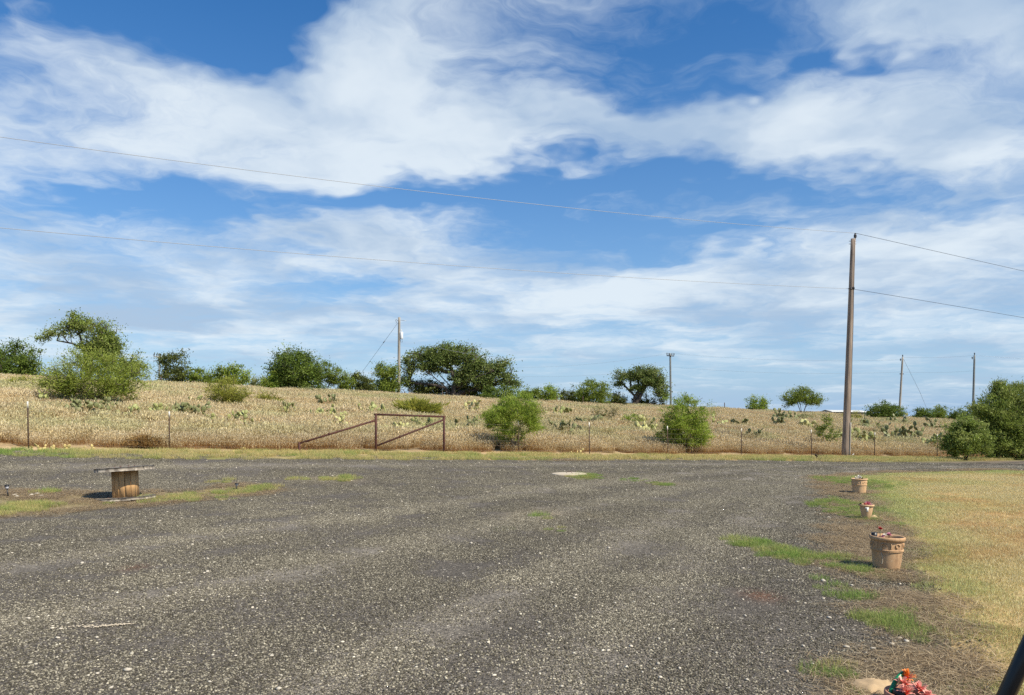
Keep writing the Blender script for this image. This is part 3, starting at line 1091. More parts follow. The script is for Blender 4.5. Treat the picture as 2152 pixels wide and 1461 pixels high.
TR = 'trees and shrubs along the hill crest'
SH = 'shrubs in the pasture'
# --- far left
plant('tree', 'dark green spreading tree cut by the left edge of the photo on the hill', 'tree', (30, 797), [(20, 760, 62, 36), (70, 765, 25, 26), (-30, 750, 50, 40), (45, 735, 28, 16)], D=64, natt=200, per=66, sigma=.42, leaf=.17, green='dark', stems=3, rb=.16, seed=1, low=True, group=TR)
plant('tree', 'tall tree with a bare left limb rising behind the big left bush', 'tree', (185, 800),
      [(150, 690, 30, 20), (205, 695, 38, 24), (228, 712, 20, 24), (170, 682, 30, 18), (160, 668, 22, 9), (88, 710, 20, 10), (110, 702, 20, 8), (230, 745, 22, 24), (200, 735, 36, 22), (260, 770, 30, 28), (295, 765, 22, 24), (215, 728, 30, 18), (240, 725, 18, 22)],
      D=60, natt=290, per=62, sigma=.34, leaf=.15, green='mid', forks=[[(182, 770, 0), (176, 735, 0), (152, 722, 0), (120, 716, 0)], [(188, 770, 0), (196, 740, .4), (206, 710, .4)], [(190, 780, 0), (225, 765, .3)], [(176, 738, 0), (168, 705, 0)]], rb=.17, rt=.015, seed=2, group=TR, shell=.2)
plant('shrub', 'low yellowish bush at the left photo edge below the dark tree', 'shrub', (55, 826), [(55, 806, 40, 18), (20, 808, 26, 16), (90, 815, 20, 12)], natt=60, per=46, sigma=.20, leaf=.10, green='yellow', stems=5, rb=.03, seed=3, group=SH, feather=.6, aspect=4)
plant('shrub', 'biggest feathery yellow-green bush with fanned bare stems, surrounded by dark cacti', 'shrub', (192, 862),
      [(185, 790, 95, 46), (130, 800, 45, 34), (255, 800, 50, 36), (190, 755, 50, 26), (160, 760, 40, 22), (280, 785, 34, 30), (110, 790, 26, 24), (225, 760, 32, 22), (150, 818, 36, 16), (232, 820, 32, 14), (95, 805, 16, 14)],
      natt=400, per=50, sigma=.27, leaf=.105, aspect=4.0, green='lime', stems=11, rb=.05, rt=.008, feather=.7, seed=4, group=SH, shell=.15, lift=.5)
# --- left crest
plant('shrub', 'tall dark twiggy shrub beside the pole with the white crossarm', 'shrub', (360, 800), [(360, 772, 32, 26), (345, 755, 14, 14), (380, 765, 16, 22), (368, 750, 12, 10)], D=66, natt=80, per=40, sigma=.28, leaf=.17, aspect=2.6, green='dusk', stems=6, rb=.05, seed=5, group=TR, feather=.6)
plant('shrub', 'light green rounded shrub right of the tall dark twiggy one', 'shrub', (418, 802), [(418, 786, 26, 16), (408, 778, 16, 12)], D=66, natt=50, per=46, sigma=.26, leaf=.15, green='mesq', stems=4, rb=.04, seed=6, group=TR)
plant('shrub', 'long low green shrub on the crest, left of the fuzzy slope bush', 'shrub', (455, 803), [(452, 788, 28, 14), (470, 782, 18, 14)], D=67, natt=50, per=46, sigma=.28, leaf=.15, green='mesq', stems=4, rb=.04, seed=7, group=TR)
plant('shrub', 'bushy green shrub on the crest, highest behind the fuzzy slope bush', 'shrub', (498, 806), [(498, 785, 24, 20), (512, 792, 16, 14), (485, 790, 16, 14)], D=67, natt=60, per=46, sigma=.28, leaf=.15, green='bright', stems=4, rb=.04, seed=8, group=TR)
plant('shrub', 'small low shrub in the crest gap left of the round dense tree', 'shrub', (538, 806), [(536, 797, 12, 8), (552, 799, 10, 7)], D=70, natt=26, per=40, sigma=.22, leaf=.14, green='pale', stems=3, rb=.03, seed=9, group=TR)
plant('shrub', 'fuzzy olive bush alone on the open slope left of the gate', 'shrub', (478, 868), [(476, 822, 46, 26), (450, 820, 26, 18), (505, 825, 24, 22), (478, 845, 34, 16), (475, 800, 26, 10)], natt=170, per=50, sigma=.17, leaf=.085, aspect=4, green='yellow', stems=9, rb=.03, rt=.005, feather=.7, seed=10, group=SH, shell=.1)
plant('shrub', 'spiky thin stemmed bush between the olive bush and the round tree', 'shrub', (570, 858), [(568, 838, 28, 14), (548, 832, 14, 10), (590, 842, 16, 9)], natt=70, per=26, sigma=.11, leaf=.11, aspect=6, green='yellow', stems=9, rb=.02, rt=.006, feather=1.3, seed=11, group=SH, shell=.2)
# --- round tree and neighbours
plant('tree', 'round dense dark green tree, widest left of the pole with the transformer', 'tree', (628, 812), [(625, 772, 55, 36), (600, 765, 32, 24), (650, 770, 34, 30), (622, 748, 30, 15), (585, 785, 22, 20), (600, 795, 40, 16)], D=64, natt=260, per=85, sigma=.38, leaf=.155, green='dark', stems=4, rb=.14, seed=12, low=True, group=TR)
plant('shrub', 'bright low shrub at the left foot of the round dense tree', 'shrub', (566, 808), [(566, 796, 18, 12), (578, 790, 12, 12)], D=63, natt=40, per=46, sigma=.22, leaf=.13, green='bright', stems=3, rb=.03, seed=13, group=TR)
plant('tree', 'small tree with a visible leaning trunk in front of the round tree', 'tree', (686, 832), [(682, 782, 34, 22), (665, 790, 22, 16), (702, 785, 22, 22), (690, 768, 18, 10), (700, 800, 20, 10)], natt=110, per=55, sigma=.22, leaf=.11, green='mesq', forks=[[(689, 815, 0), (697, 800, 0)], [(686, 815, 0), (682, 798, 0)], [(684, 818, 0), (672, 803, 0)]], rb=.07, seed=14, group=TR)
plant('shrub', 'green shrub on the crest right of the small leaning tree', 'shrub', (735, 814), [(732, 800, 16, 14), (724, 794, 12, 14)], D=67, natt=40, per=46, sigma=.25, leaf=.14, green='mesq', stems=4, rb=.03, seed=15, group=TR)
plant('shrub', 'dark upright shrub below the guy wire', 'shrub', (762, 815), [(760, 800, 18, 14), (752, 792, 12, 9), (772, 802, 10, 12)], D=68, natt=46, per=46, sigma=.25, leaf=.15, green='dusk', stems=5, rb=.04, seed=16, group=TR, feather=.5)
plant('tree', 'compact tree directly behind the pole with the transformer', 'tree', (815, 818), [(812, 783, 24, 18), (802, 775, 14, 12), (826, 790, 16, 18), (808, 804, 22, 12)], D=70, natt=90, per=60, sigma=.30, leaf=.15, green='mesq', stems=3, rb=.08, seed=17, low=True, group=TR)
plant('shrub', 'pale thin shrub in the crest gap left of the compact tree', 'shrub', (784, 815), [(783, 802, 8, 11)], D=72, natt=18, per=30, sigma=.2, leaf=.13, green='pale', stems=3, rb=.02, seed=18, group=TR)
# --- the great oak
plant('oak_tree', 'broad live oak with dark spreading limbs, largest tree on the crest', 'tree', (950, 838),
      [(915, 745, 40, 20), (970, 742, 46, 20), (880, 752, 30, 20), (862, 770, 20, 18), (935, 760, 46, 20), (1000, 760, 40, 22), (1040, 778, 34, 20), (1068, 796, 26, 20), (1085, 806, 14, 12), (985, 785, 40, 20), (900, 775, 30, 14), (1020, 800, 34, 16), (940, 735, 50, 12), (1055, 765, 22, 14), (850, 800, 16, 12), (965, 800, 20, 14)],
      D=73, natt=520, per=62, sigma=.38, leaf=.15, aspect=1.7, green='oak', rb=.42, rt=.02, seed=19, group=TR, shell=.1, bend=.6, lift=.1, deep=.9,
      forks=[[(945, 822, 0), (930, 808, 0), (912, 792, -.6), (895, 778, -.8)], [(952, 820, 0), (958, 800, .4), (948, 775, .2), (935, 755, 0)], [(958, 822, 0), (982, 805, -.4), (1010, 790, -.6), (1035, 782, -.8)],
             [(965, 826, 0), (1000, 818, .5), (1040, 808, .4)], [(935, 815, 0), (905, 808, .3), (875, 806, .2), (858, 800, 0)], [(955, 812, 0), (975, 785, .6), (985, 760, .5)], [(950, 815, 0), (925, 790, .8), (905, 760, 1.0)]])
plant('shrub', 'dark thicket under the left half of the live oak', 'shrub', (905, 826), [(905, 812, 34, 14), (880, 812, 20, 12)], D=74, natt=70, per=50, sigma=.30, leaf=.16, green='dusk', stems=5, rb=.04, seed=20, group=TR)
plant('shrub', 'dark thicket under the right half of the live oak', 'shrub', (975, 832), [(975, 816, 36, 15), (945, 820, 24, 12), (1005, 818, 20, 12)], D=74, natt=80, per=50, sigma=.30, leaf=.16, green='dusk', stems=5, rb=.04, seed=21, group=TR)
plant('shrub', 'green bush at the right foot of the live oak', 'shrub', (1030, 838), [(1028, 822, 26, 14), (1060, 820, 22, 14), (1080, 826, 16, 10)], D=70, natt=70, per=50, sigma=.26, leaf=.14, green='dark', stems=5, rb=.04, seed=22, group=TR)
# --- behind the gate
plant('shrub', 'fan of stiff green blades just above the gate top rail', 'shrub', (880, 884), [(880, 858, 46, 16), (850, 858, 24, 16), (912, 862, 26, 16), (880, 848, 30, 10)], natt=200, per=16, sigma=.12, leaf=.30, aspect=9, green='yellow', stems=12, rb=.02, rt=.008, feather=2.2, seed=23, group=SH, shell=.1)
# --- centre and right, in front
plant('shrub', 'bright feathery bush at the fence just right of the gate', 'shrub', (1080, 950), [(1080, 870, 56, 34), (1045, 872, 34, 30), (1110, 865, 34, 34), (1080, 845, 44, 22), (1075, 905, 44, 24), (1120, 890, 22, 22), (1028, 880, 16, 20)], natt=400, per=66, sigma=.14, leaf=.08, aspect=4.5, green='bright', stems=8, rb=.035, rt=.004, feather=.9, seed=24, group=SH, shell=.1, lift=.5)
plant('shrub', 'low dull green shrub on the crest behind the bush beside the gate', 'shrub', (1128, 838), [(1125, 826, 24, 12), (1105, 824, 16, 10)], D=74, natt=50, per=44, sigma=.28, leaf=.15, green='mesq', stems=4, rb=.03, seed=25, group=TR)
plant('shrub', 'round light green shrub on the crest between two lower ones', 'shrub', (1158, 838), [(1157, 822, 17, 13)], D=74, natt=44, per=50, sigma=.25, leaf=.14, green='bright', stems=3, rb=.03, seed=26, group=TR)
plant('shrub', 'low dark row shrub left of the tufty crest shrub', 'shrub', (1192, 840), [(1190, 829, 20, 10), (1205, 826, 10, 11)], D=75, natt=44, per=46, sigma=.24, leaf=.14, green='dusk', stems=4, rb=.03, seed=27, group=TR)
plant('shrub', 'tufty upright green shrub midway between live oak and leaning oak', 'shrub', (1247, 843), [(1246, 820, 32, 18), (1225, 815, 15, 14), (1268, 822, 16, 16), (1238, 806, 12, 8)], D=73, natt=110, per=52, sigma=.27, leaf=.15, aspect=2.8, green='mesq', stems=6, rb=.05, seed=28, group=TR, feather=.7)
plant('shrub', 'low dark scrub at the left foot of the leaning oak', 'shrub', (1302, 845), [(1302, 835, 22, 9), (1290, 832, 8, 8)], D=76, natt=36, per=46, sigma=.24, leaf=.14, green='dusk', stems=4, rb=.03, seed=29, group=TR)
plant('oak_tree', 'smaller oak leaning right beside the far pole with the crossarm', 'tree', (1330, 848), [(1345, 785, 30, 14), (1372, 795, 26, 20), (1390, 815, 18, 22), (1310, 790, 16, 12), (1300, 782, 10, 8), (1355, 800, 30, 16), (1365, 780, 24, 10), (1398, 828, 10, 14), (1300, 805, 8, 10), (1340, 815, 20, 10)],
      D=76, natt=240, per=60, sigma=.32, leaf=.14, aspect=1.8, green='oak', rb=.24, rt=.018, seed=30, group=TR, shell=.1, bend=.6, lift=.1,
      forks=[[(1334, 832, 0), (1345, 818, 0), (1358, 806, 0), (1368, 795, 0)], [(1334, 832, 0), (1320, 818, 0), (1308, 806, 0)], [(1345, 818, 0), (1342, 800, .3), (1338, 788, .3)], [(1358, 808, 0), (1382, 812, 0)]])
plant('shrub', 'dark low brush under the leaning oak', 'shrub', (1350, 848), [(1350, 836, 24, 9), (1385, 838, 16, 8)], D=77, natt=40, per=46, sigma=.24, leaf=.14, green='dusk', stems=4, rb=.03, seed=31, group=TR)
plant('shrub', 'grey-brown wispy shrub in the pasture below the tufty crest shrub', 'shrub', (1273, 896), [(1272, 870, 26, 20), (1255, 865, 14, 14), (1290, 865, 14, 14)], natt=130, per=16, sigma=.08, leaf=.075, aspect=5, green='grey', stems=14, rb=.014, rt=.0045, feather=1.2, seed=32, group=SH, shell=.1)
plant('shrub', 'small bright green shrub beside pale cactus in mid pasture', 'shrub', (1332, 902), [(1332, 882, 25, 16), (1318, 888, 14, 12), (1346, 886, 14, 14)], natt=90, per=44, sigma=.11, leaf=.07, aspect=3, green='bright', stems=6, rb=.02, rt=.005, feather=.6, seed=33, group=SH)
plant('shrub', 'dense rounded bright green bush at the fence left of the utility pole', 'shrub', (1440, 952), [(1440, 880, 50, 40), (1415, 880, 34, 36), (1468, 885, 32, 38), (1440, 848, 38, 20), (1440, 915, 46, 26), (1470, 920, 26, 20), (1405, 910, 22, 20)], natt=340, per=75, sigma=.14, leaf=.085, aspect=4, green='bright', stems=7, rb=.04, rt=.005, feather=.4, seed=34, group=SH, shell=.2)
plant('tree', 'small round tree alone on the far right crest', 'tree', (1592, 858), [(1592, 842, 20, 11), (1580, 846, 10, 8), (1604, 844, 9, 9)], D=84, natt=60, per=50, sigma=.24, leaf=.14, green='bright', stems=3, rb=.05, seed=35, low=True, group=TR)
plant('tree', 'spreading open tree on the crest just left of the utility pole', 'tree', (1686, 862), [(1686, 832, 36, 17), (1660, 840, 18, 12), (1712, 840, 18, 12), (1685, 822, 18, 10)], D=84, natt=120, per=46, sigma=.27, leaf=.14, aspect=2.6, green='mesq', stems=5, rb=.07, seed=36, group=TR, feather=.5)
plant('shrub', 'sparse dark bush at the fence just left of the utility pole', 'shrub', (1735, 945), [(1735, 895, 24, 20), (1720, 905, 16, 18), (1752, 910, 16, 18), (1738, 880, 14, 12), (1740, 925, 20, 14)], natt=120, per=26, sigma=.10, leaf=.075, aspect=3, green='mesq', stems=8, rb=.02, rt=.005, feather=.5, seed=37, group=SH, shell=.1)
plant('shrub', 'pale straggly shrub on the slope left behind the utility pole', 'shrub', (1692, 892), [(1690, 878, 20, 9), (1710, 882, 14, 8)], natt=50, per=30, sigma=.16, leaf=.10, aspect=4, green='pale', stems=6, rb=.015, rt=.005, feather=.8, seed=38, group=SH)
plant('shrub', 'olive shrub right behind the utility pole on the slope', 'shrub', (1795, 890), [(1793, 876, 20, 12), (1775, 874, 10, 10)], natt=50, per=30, sigma=.16, leaf=.10, aspect=4, green='yellow', stems=6, rb=.015, rt=.005, feather=.8, seed=39, group=SH)
plant('shrub', 'rounded dense bush at the foot of the far leaning pole', 'shrub', (1862, 880), [(1850, 858, 26, 14), (1880, 862, 24, 14), (1865, 852, 24, 9), (1835, 862, 14, 10)], D=80, natt=110, per=60, sigma=.28, leaf=.14, green='dark', stems=5, rb=.05, seed=40, group=TR)
plant('shrub', 'dark shrub on the far horizon right of the leaning pole', 'shrub', (1945, 880), [(1943, 868, 20, 10), (1930, 866, 10, 8)], D=92, natt=50, per=46, sigma=.28, leaf=.15, green='dark', stems=4, rb=.03, seed=41, group=TR)
plant('shrub', 'taller shrub on the far horizon left of the rightmost far pole', 'shrub', (1975, 880), [(1974, 864, 14, 12)], D=94, natt=46, per=46, sigma=.28, leaf=.15, green='mesq', stems=4, rb=.03, seed=42, group=TR)
plant('shrub', 'low dark shrub on the horizon under the rightmost far pole', 'shrub', (2012, 882), [(2010, 870, 18, 10), (2035, 866, 14, 12)], D=90, natt=50, per=46, sigma=.28, leaf=.15, green='dark', stems=4, rb=.03, seed=43, group=TR)
plant('shrub', 'thin pale green shrub in the pasture right of the utility pole', 'shrub', (1848, 922), [(1848, 900, 16, 12), (1842, 910, 12, 10)], natt=40, per=18, sigma=.09, leaf=.08, aspect=4, green='pale', stems=5, rb=.012, rt=.004, feather=.8, seed=44, group=SH)
plant('shrub', 'low leafy round bush in front of the tall right edge bush', 'shrub', (2030, 968), [(2030, 915, 44, 32), (2005, 925, 26, 26), (2055, 925, 26, 28), (2030, 890, 28, 14), (2020, 945, 34, 16)], natt=280, per=75, sigma=.15, leaf=.09, aspect=2.4, green='mid', stems=7, rb=.03, rt=.005, feather=.3, seed=45, group=SH, shell=.2)
plant('shrub', 'tall feathery bush cut by the right edge of the photo', 'shrub', (2115, 972), [(2110, 880, 56, 50), (2080, 865, 34, 32), (2115, 830, 30, 22), (2150, 860, 40, 44), (2140, 920, 60, 44), (2090, 930, 40, 34), (2190, 890, 40, 60), (2100, 812, 12, 10), (2140, 815, 14, 10)], natt=620, per=80, sigma=.19, leaf=.12, aspect=4, green='mid', stems=10, rb=.05, rt=.006, feather=.9, seed=46, group=SH, shell=.2, lift=.5, D=float(hit(2030, 968)[1] + 2.2))
plant('shrub', 'low olive scrub under the small leaning tree on the slope', 'shrub', (660, 836), [(655, 822, 28, 9), (635, 824, 16, 7)], natt=70, per=30, sigma=.16, leaf=.10, aspect=4, green='pale', stems=8, rb=.015, rt=.005, feather=.8, seed=51, group=SH)
plant('shrub', 'faint green scrub on the slope above the second fence post', 'shrub', (368, 846), [(366, 834, 20, 9), (380, 838, 12, 7)], natt=46, per=26, sigma=.14, leaf=.09, aspect=4, green='pale', stems=7, rb=.012, rt=.004, feather=.8, seed=52, group=SH)
plant('shrub', 'brown dry weed clump at the fence between gate and left posts', 'shrub', (300, 944), [(300, 926, 32, 14), (278, 930, 18, 10), (325, 930, 18, 10)], natt=120, per=22, sigma=.09, leaf=.10, aspect=8, green='brown', stems=16, rb=.01, rt=.004, feather=1.3, seed=47, group=SH)
plant('shrub', 'dry brown weeds at the left foot of the dense rounded bush', 'shrub', (1385, 945), [(1380, 930, 24, 12), (1360, 932, 14, 9)], natt=70, per=22, sigma=.09, leaf=.10, aspect=8, green='grey', stems=12, rb=.01, rt=.004, feather=1.3, seed=48, group=SH)


# ------------------------------------------------------------------ prickly pears
def pad_mesh():
    V, Q, T = [], [], []
    seg = 12
    th = np.arange(seg) * 2 * PI / seg
    egg = lambda s_: np.stack([np.sin(th) * s_ * (.40 + .04 * np.cos(th)), np.zeros(seg), .5 - np.cos(th) * .5 * s_], 1)
    r0 = egg(1.0)
    f1 = egg(.72); f1[:, 1] = .052
    b1 = egg(.72); b1[:, 1] = -.052
    V = np.concatenate([r0, f1, b1, [(0, .066, .5)], [(0, -.066, .5)]])
    j = np.arange(seg); k = (j + 1) % seg
    Q = np.concatenate([np.stack([j, k, k + seg, j + seg], 1), np.stack([k, j, j + 2 * seg, k + 2 * seg], 1)])
    T = np.concatenate([np.stack([j + seg, k + seg, np.full(seg, 36)], 1), np.stack([k + 2 * seg, j + 2 * seg, np.full(seg, 37)], 1)])
    return mesh('pad', V, [Q, T], None, True)


PADS = {}
CL_ = []


def prickly(label, px, py, wpx, hpx, npad, mat='cactus', seed=0, group='prickly pear clumps in the pasture', padpx=None, name='prickly_pear', lie=0., D=None):
    rng = np.random.default_rng(500 + seed)
    if D is None: x0, D, z0 = hit(px, py)
    else: x0 = ray(px, 0)[0] * D; z0 = float(zt(x0, D))
    k = D / F
    W, H = wpx * k, hpx * k
    ps = (padpx * k) if padpx else min(.38, 11 * k)
    root = empty(name, label, 'cactus', (x0, D, z0), group)
    if mat not in PADS:
        me = pad_mesh(); me.materials.append(M[mat]); PADS[mat] = me
    placed = []
    nb = max(2, int(npad * .42))
    for i in range(nb):
        bx = (i + .5 + rng.uniform(-.4, .4)) / nb * W - W / 2; by = rng.normal(0, W * .22 + .1)
        z = float(zt(x0 + bx, D + by)) - z0
        yaw = rng.uniform(-1.3, 1.3); tilt = rng.normal(0, .35) + lie * rng.choice((-1, 1)) * rng.uniform(.8, 1.4)
        s_ = ps * rng.uniform(.85, 1.25)
        lift_ = rng.uniform(.12, .50) if lie == 0 else 0.0
        Mx = Matrix.Translation((bx, by, z + lift_)) @ Matrix.Rotation(yaw, 4, 'Z') @ Matrix.Rotation(tilt, 4, 'Y') @ Matrix.Rotation(rng.normal(0, .3), 4, 'X')
        placed.append((Mx, s_))
    while len(placed) < npad:
        Mx, s_ = placed[int(rng.integers(0, len(placed)))]
        a = rng.uniform(-1.2, 1.2)
        s2 = ps * rng.uniform(.7, 1.1)
        p = Vector((math.sin(a) * .40 * s_, 0, (.5 + .47 * math.cos(a)) * s_))
        M2 = Mx @ Matrix.Translation(p) @ Matrix.Rotation(a * .75 + rng.normal(0, .15), 4, 'Y') @ Matrix.Rotation(rng.uniform(-1.2, 1.2), 4, 'Z') @ Matrix.Rotation(rng.normal(0, .25), 4, 'X')
        tip = (M2 @ Vector((0, 0, s2))).z
        if tip > H * 1.12 + .06 and rng.random() < .9:
            if rng.random() < .12: npad -= 1
            continue
        placed.append((M2, s2))
    CL_.append((x0, D, W))
    for Mx, s_ in placed:
        o = obj('pad', PADS[mat], None, root)
        o.matrix_local = Mx @ Matrix.Scale(s_, 4)
    return root


CACTI = [
    ('dark prickly pear at the left foot of the biggest feathery bush', 168, 872, 44, 24, 20, 'cactus_dark'),
    ('dark prickly pear at the right foot of the biggest feathery bush', 218, 868, 46, 24, 22, 'cactus_dark'),
    ('lone upright cactus pads in the grass left of the biggest feathery bush', 95, 850, 12, 10, 4, 'cactus'),
    ('small prickly pear right of the biggest feathery bush', 280, 876, 40, 18, 10, 'cactus'),
    ('small prickly pear just left of the second fence post', 340, 874, 18, 16, 7, 'cactus'),
    ('prickly pear row just right of the second fence post', 396, 874, 66, 20, 24, 'cactus_dark'),
    ('single tall pads on the slope above the second fence post', 408, 854, 14, 14, 4, 'cactus'),
    ('pale wide prickly pear below the fuzzy olive bush, left half', 452, 894, 54, 22, 20, 'cactus'),
    ('pale wide prickly pear below the fuzzy olive bush, right half', 505, 898, 60, 24, 24, 'cactus'),
    ('small pads at the foot of the spiky thin stemmed bush', 602, 868, 36, 14, 9, 'cactus'),
    ('dark prickly pear left above the slanting rusty rail', 688, 882, 62, 24, 24, 'cactus'),
    ('pale prickly pear directly below the dark one by the slanting rail', 705, 902, 46, 18, 14, 'cactus_pale'),
    ('scattered pads on the slope under the small leaning tree', 690, 852, 40, 14, 9, 'cactus_dark'),
    ('prickly pear left of the stiff blade fan above the gate', 790, 874, 52, 20, 16, 'cactus'),
    ('prickly pear seen through the gate frame near its right post', 896, 900, 36, 18, 14, 'cactus'),
    ('low pads seen through the gate frame near its middle', 835, 908, 40, 14, 8, 'cactus_pale'),
    ('prickly pear between the gate and the bright feathery bush', 980, 908, 46, 22, 15, 'cactus_dark'),
    ('pale prickly pear above left of the bright feathery bush', 992, 868, 34, 20, 11, 'cactus_pale'),
    ('dark wide prickly pear right of the bright feathery bush', 1195, 912, 64, 24, 22, 'cactus_dark'),
    ('small pads on the upper slope left of the grey-brown shrub', 1176, 876, 38, 16, 10, 'cactus'),
    ('pads at the left foot of the grey-brown wispy shrub', 1238, 894, 30, 16, 9, 'cactus_dark'),
    ('pale big padded prickly pear beside the small bright shrub', 1354, 908, 42, 22, 15, 'cactus_pale'),
    ('faint prickly pear right of the dense rounded bush', 1512, 895, 28, 16, 8, 'cactus'),
    ('prickly pear on the upper slope below the spreading open tree', 1645, 880, 46, 14, 16, 'cactus_dark'),
    ('prickly pear on the slope, lower of two left of the utility pole', 1634, 896, 32, 14, 11, 'cactus_dark'),
    ('tiny pads far left of the utility pole in open grass', 1560, 894, 18, 8, 4, 'cactus_dark'),
    ('two dark pads near the fence post left of the utility pole', 1578, 922, 22, 12, 4, 'cactus_dark'),
    ('pale pads under the straggly shrub left of the utility pole', 1694, 902, 30, 14, 9, 'cactus_pale'),
    ('tall dark pads touching the utility pole on its left', 1756, 930, 22, 24, 12, 'cactus'),
    ('prickly pear right of the utility pole at mid slope', 1822, 900, 44, 18, 18, 'cactus_dark'),
    ('prickly pear right of the utility pole near the fence', 1808, 930, 52, 22, 18, 'cactus'),
    ('flat row of dark cactus at the foot of the far leaning pole', 1888, 890, 40, 12, 15, 'cactus_dark'),
    ('largest dark prickly pear between two fence posts right of the pole', 1895, 924, 62, 30, 32, 'cactus_dark'),
    ('dark prickly pear left of the tall right edge bush', 1964, 902, 34, 16, 16, 'cactus_dark'),
    ('small pads beside the last visible fence post', 1958, 938, 34, 18, 9, 'cactus'),
    ('small pads high on the slope right of the utility pole', 1822, 874, 24, 9, 7, 'cactus_dark'),
]
for i, (lb, px, py, w_, h_, n_, mt) in enumerate(CACTI):
    prickly(lb, px, py + 9, w_ * 1.05, h_ * 1.15 + 12, int(n_ * 1.6) + 2, mt, seed=i)
prickly('heap of yellowed cactus pads at the foot of the leftmost fence post', 92, 947, 60, 12, 22, 'cactus_yellow', 70, 'fallen cactus pads along the fence', 8, 'cactus_heap', .8)
prickly('heap of yellowed cactus pads mid way between the two left fence posts', 165, 948, 66, 11, 20, 'cactus_yellow', 71, 'fallen cactus pads along the fence', 8, 'cactus_heap', .8)
prickly('small yellowed cactus pads at the fence left of the slanting rail', 500, 951, 44, 7, 10, 'cactus_yellow', 72, 'fallen cactus pads along the fence', 6, 'cactus_heap', .8)
prickly('yellowed cactus pads at the fence post right of the feathery bush', 1212, 957, 52, 9, 14, 'cactus_yellow', 73, 'fallen cactus pads along the fence', 6, 'cactus_heap', .8)
prickly('dead blackened cactus lying at the fence left of the utility pole', 1724, 966, 34, 9, 14, 'cactus_dead', 74, 'fallen cactus pads along the fence', 7, 'cactus_heap', .8)

CLEAR = CL_[:len(CACTI)]


def clear_of(x, y):
    k = np.ones(len(x), bool)
    for cx, cy, w_ in CLEAR:
        k &= ~((np.abs(x - cx) < w_ * .5 + .25) & (y - cy < .6) & (y - cy > -1.1) & (RNG.random(len(x)) < .8))
    return k


def past_keep(x, y):
    u, v = uv_of(x, y)
    d = np.hypot(x, y)
    return in_view(x, y, 4) & (v > .25 + .35 * (fbm(x, y, 1.0, 2, 91) - .5)) & (v < 66) & clear_of(x, y) & (RNG.random(len(x)) < np.clip(1.35 - d / 110, .35, 1))


x, y = sow(52000, (-66, 75, 20, 125), past_keep)
u_, v_ = uv_of(x, y)
n = len(x)
fr = RNG.random(n) < 1.0 * (1 - sstep(.3, 2.0, v_)) + .06 + .5 * sstep(.56, .72, fbm(x, y, .25, 4, 121))
hs = RNG.uniform(.75, 1.2, n) * (.58 + .75 * fbm(x, y, .45, 4, 95)) * (.85 + .25 * sstep(0, 3, v_))
tn = sstep(.50, .74, fbm(x, y, .22, 4, 97)) * .62
tn = np.maximum(tn, sstep(.60, .7, fbm(x, y, .5, 3, 99)) * .5) * sstep(1.0, 4, v_)
scatter('pasture_grass', 'tall dry pale straw grass filling the pasture behind the fence', np.stack([x, y, zt(x, y)], 1), slope_rot(x, y, RNG.random(n) * 6.28), hs,
        np.where(fr, RNG.integers(6, 9, n), RNG.integers(0, 6, n)), np.clip(tn + RNG.normal(0, .1, n), 0, 1), past_src)

# ------------------------------------------------------------------ wire fence on T-posts
fx, fy, fz, _ = on_fence(60)
fence = empty('wire_fence', 'wire fence on rusty steel posts with white tips along the pasture', 'fence', (fx, fy, fz))
FO = np.array((fx, fy, fz))


def tpost(h):
    b = MB()
    b.box((0, 0, h / 2), (.022, .005, h / 2 + .02)); b.box((0, .018, h / 2), (.005, .0125, h / 2 + .018))
    for i in range(int(h / .06)):
        b.box((0, -.008, .06 + i * .06), (.010, .0035, .006))
    return b.mesh('post')


PH = 1.34
pm = tpost(PH - .17); pm.materials.append(M['post'])
tb = MB(); tb.box((0, 0, PH - .075), (.0235, .0065, .098)); tb.box((0, .019, PH - .075), (.0065, .0135, .096))
tm = tb.mesh('tip'); tm.materials.append(M['white_paint'])
post_u = []
posts = [(-75, 1.1), (60, 1.10), (356, .96), (1090, .98), (1239, 1.0), (1404, .96), (1558, .95), (1706, .98), (1838, .94), (1970, .93), (2090, .95), (2200, .95)]
for px, sc_ in posts:
    x, y, z, u = on_fence(px)
    post_u.append((u, x, y, z))
    o = obj('post', pm, None, fence, Vector((x, y, z)) - Vector(FO), (random.uniform(-.02, .02), random.uniform(-.02, .02), math.atan2(FD[1], FD[0])), (1, 1, sc_))
    obj('tip', tm, None, o)
for h in (.12, .32, .52, .74, .96, 1.18):
    b = MB()
    seg = []
    us = np.linspace(post_u[0][0], post_u[-1][0], 80)
    if h < .9: keep = us
    pts = np.stack([FP[0] + us * FD[0] - .02 * FN[0], FP[1] + us * FD[1] - .02 * FN[1], np.zeros(80)], 1)
    pts[:, 2] = zt(pts[:, 0], pts[:, 1]) + h + .012 * np.sin(us * 1.47)
    b.tube(pts - FO, .0022 if h < 1.1 else .0026, 4, False)
    obj('wire', b.mesh('wire'), M['fence_wire'], fence)
b = MB()
for u in np.arange(post_u[0][0], post_u[-1][0], .30):
    x, y = FP + u * FD - .02 * FN
    z = float(zt(x, y))
    b.tube([(x - fx, y - fy, z + .1 - fz), (x - fx, y - fy, z + .96 - fz)], .0016, 3, False)
tag(obj('wire_stays', b.mesh('stays'), M['fence_wire'], fence), 'thin upright wires of the fence netting', kind='stuff')

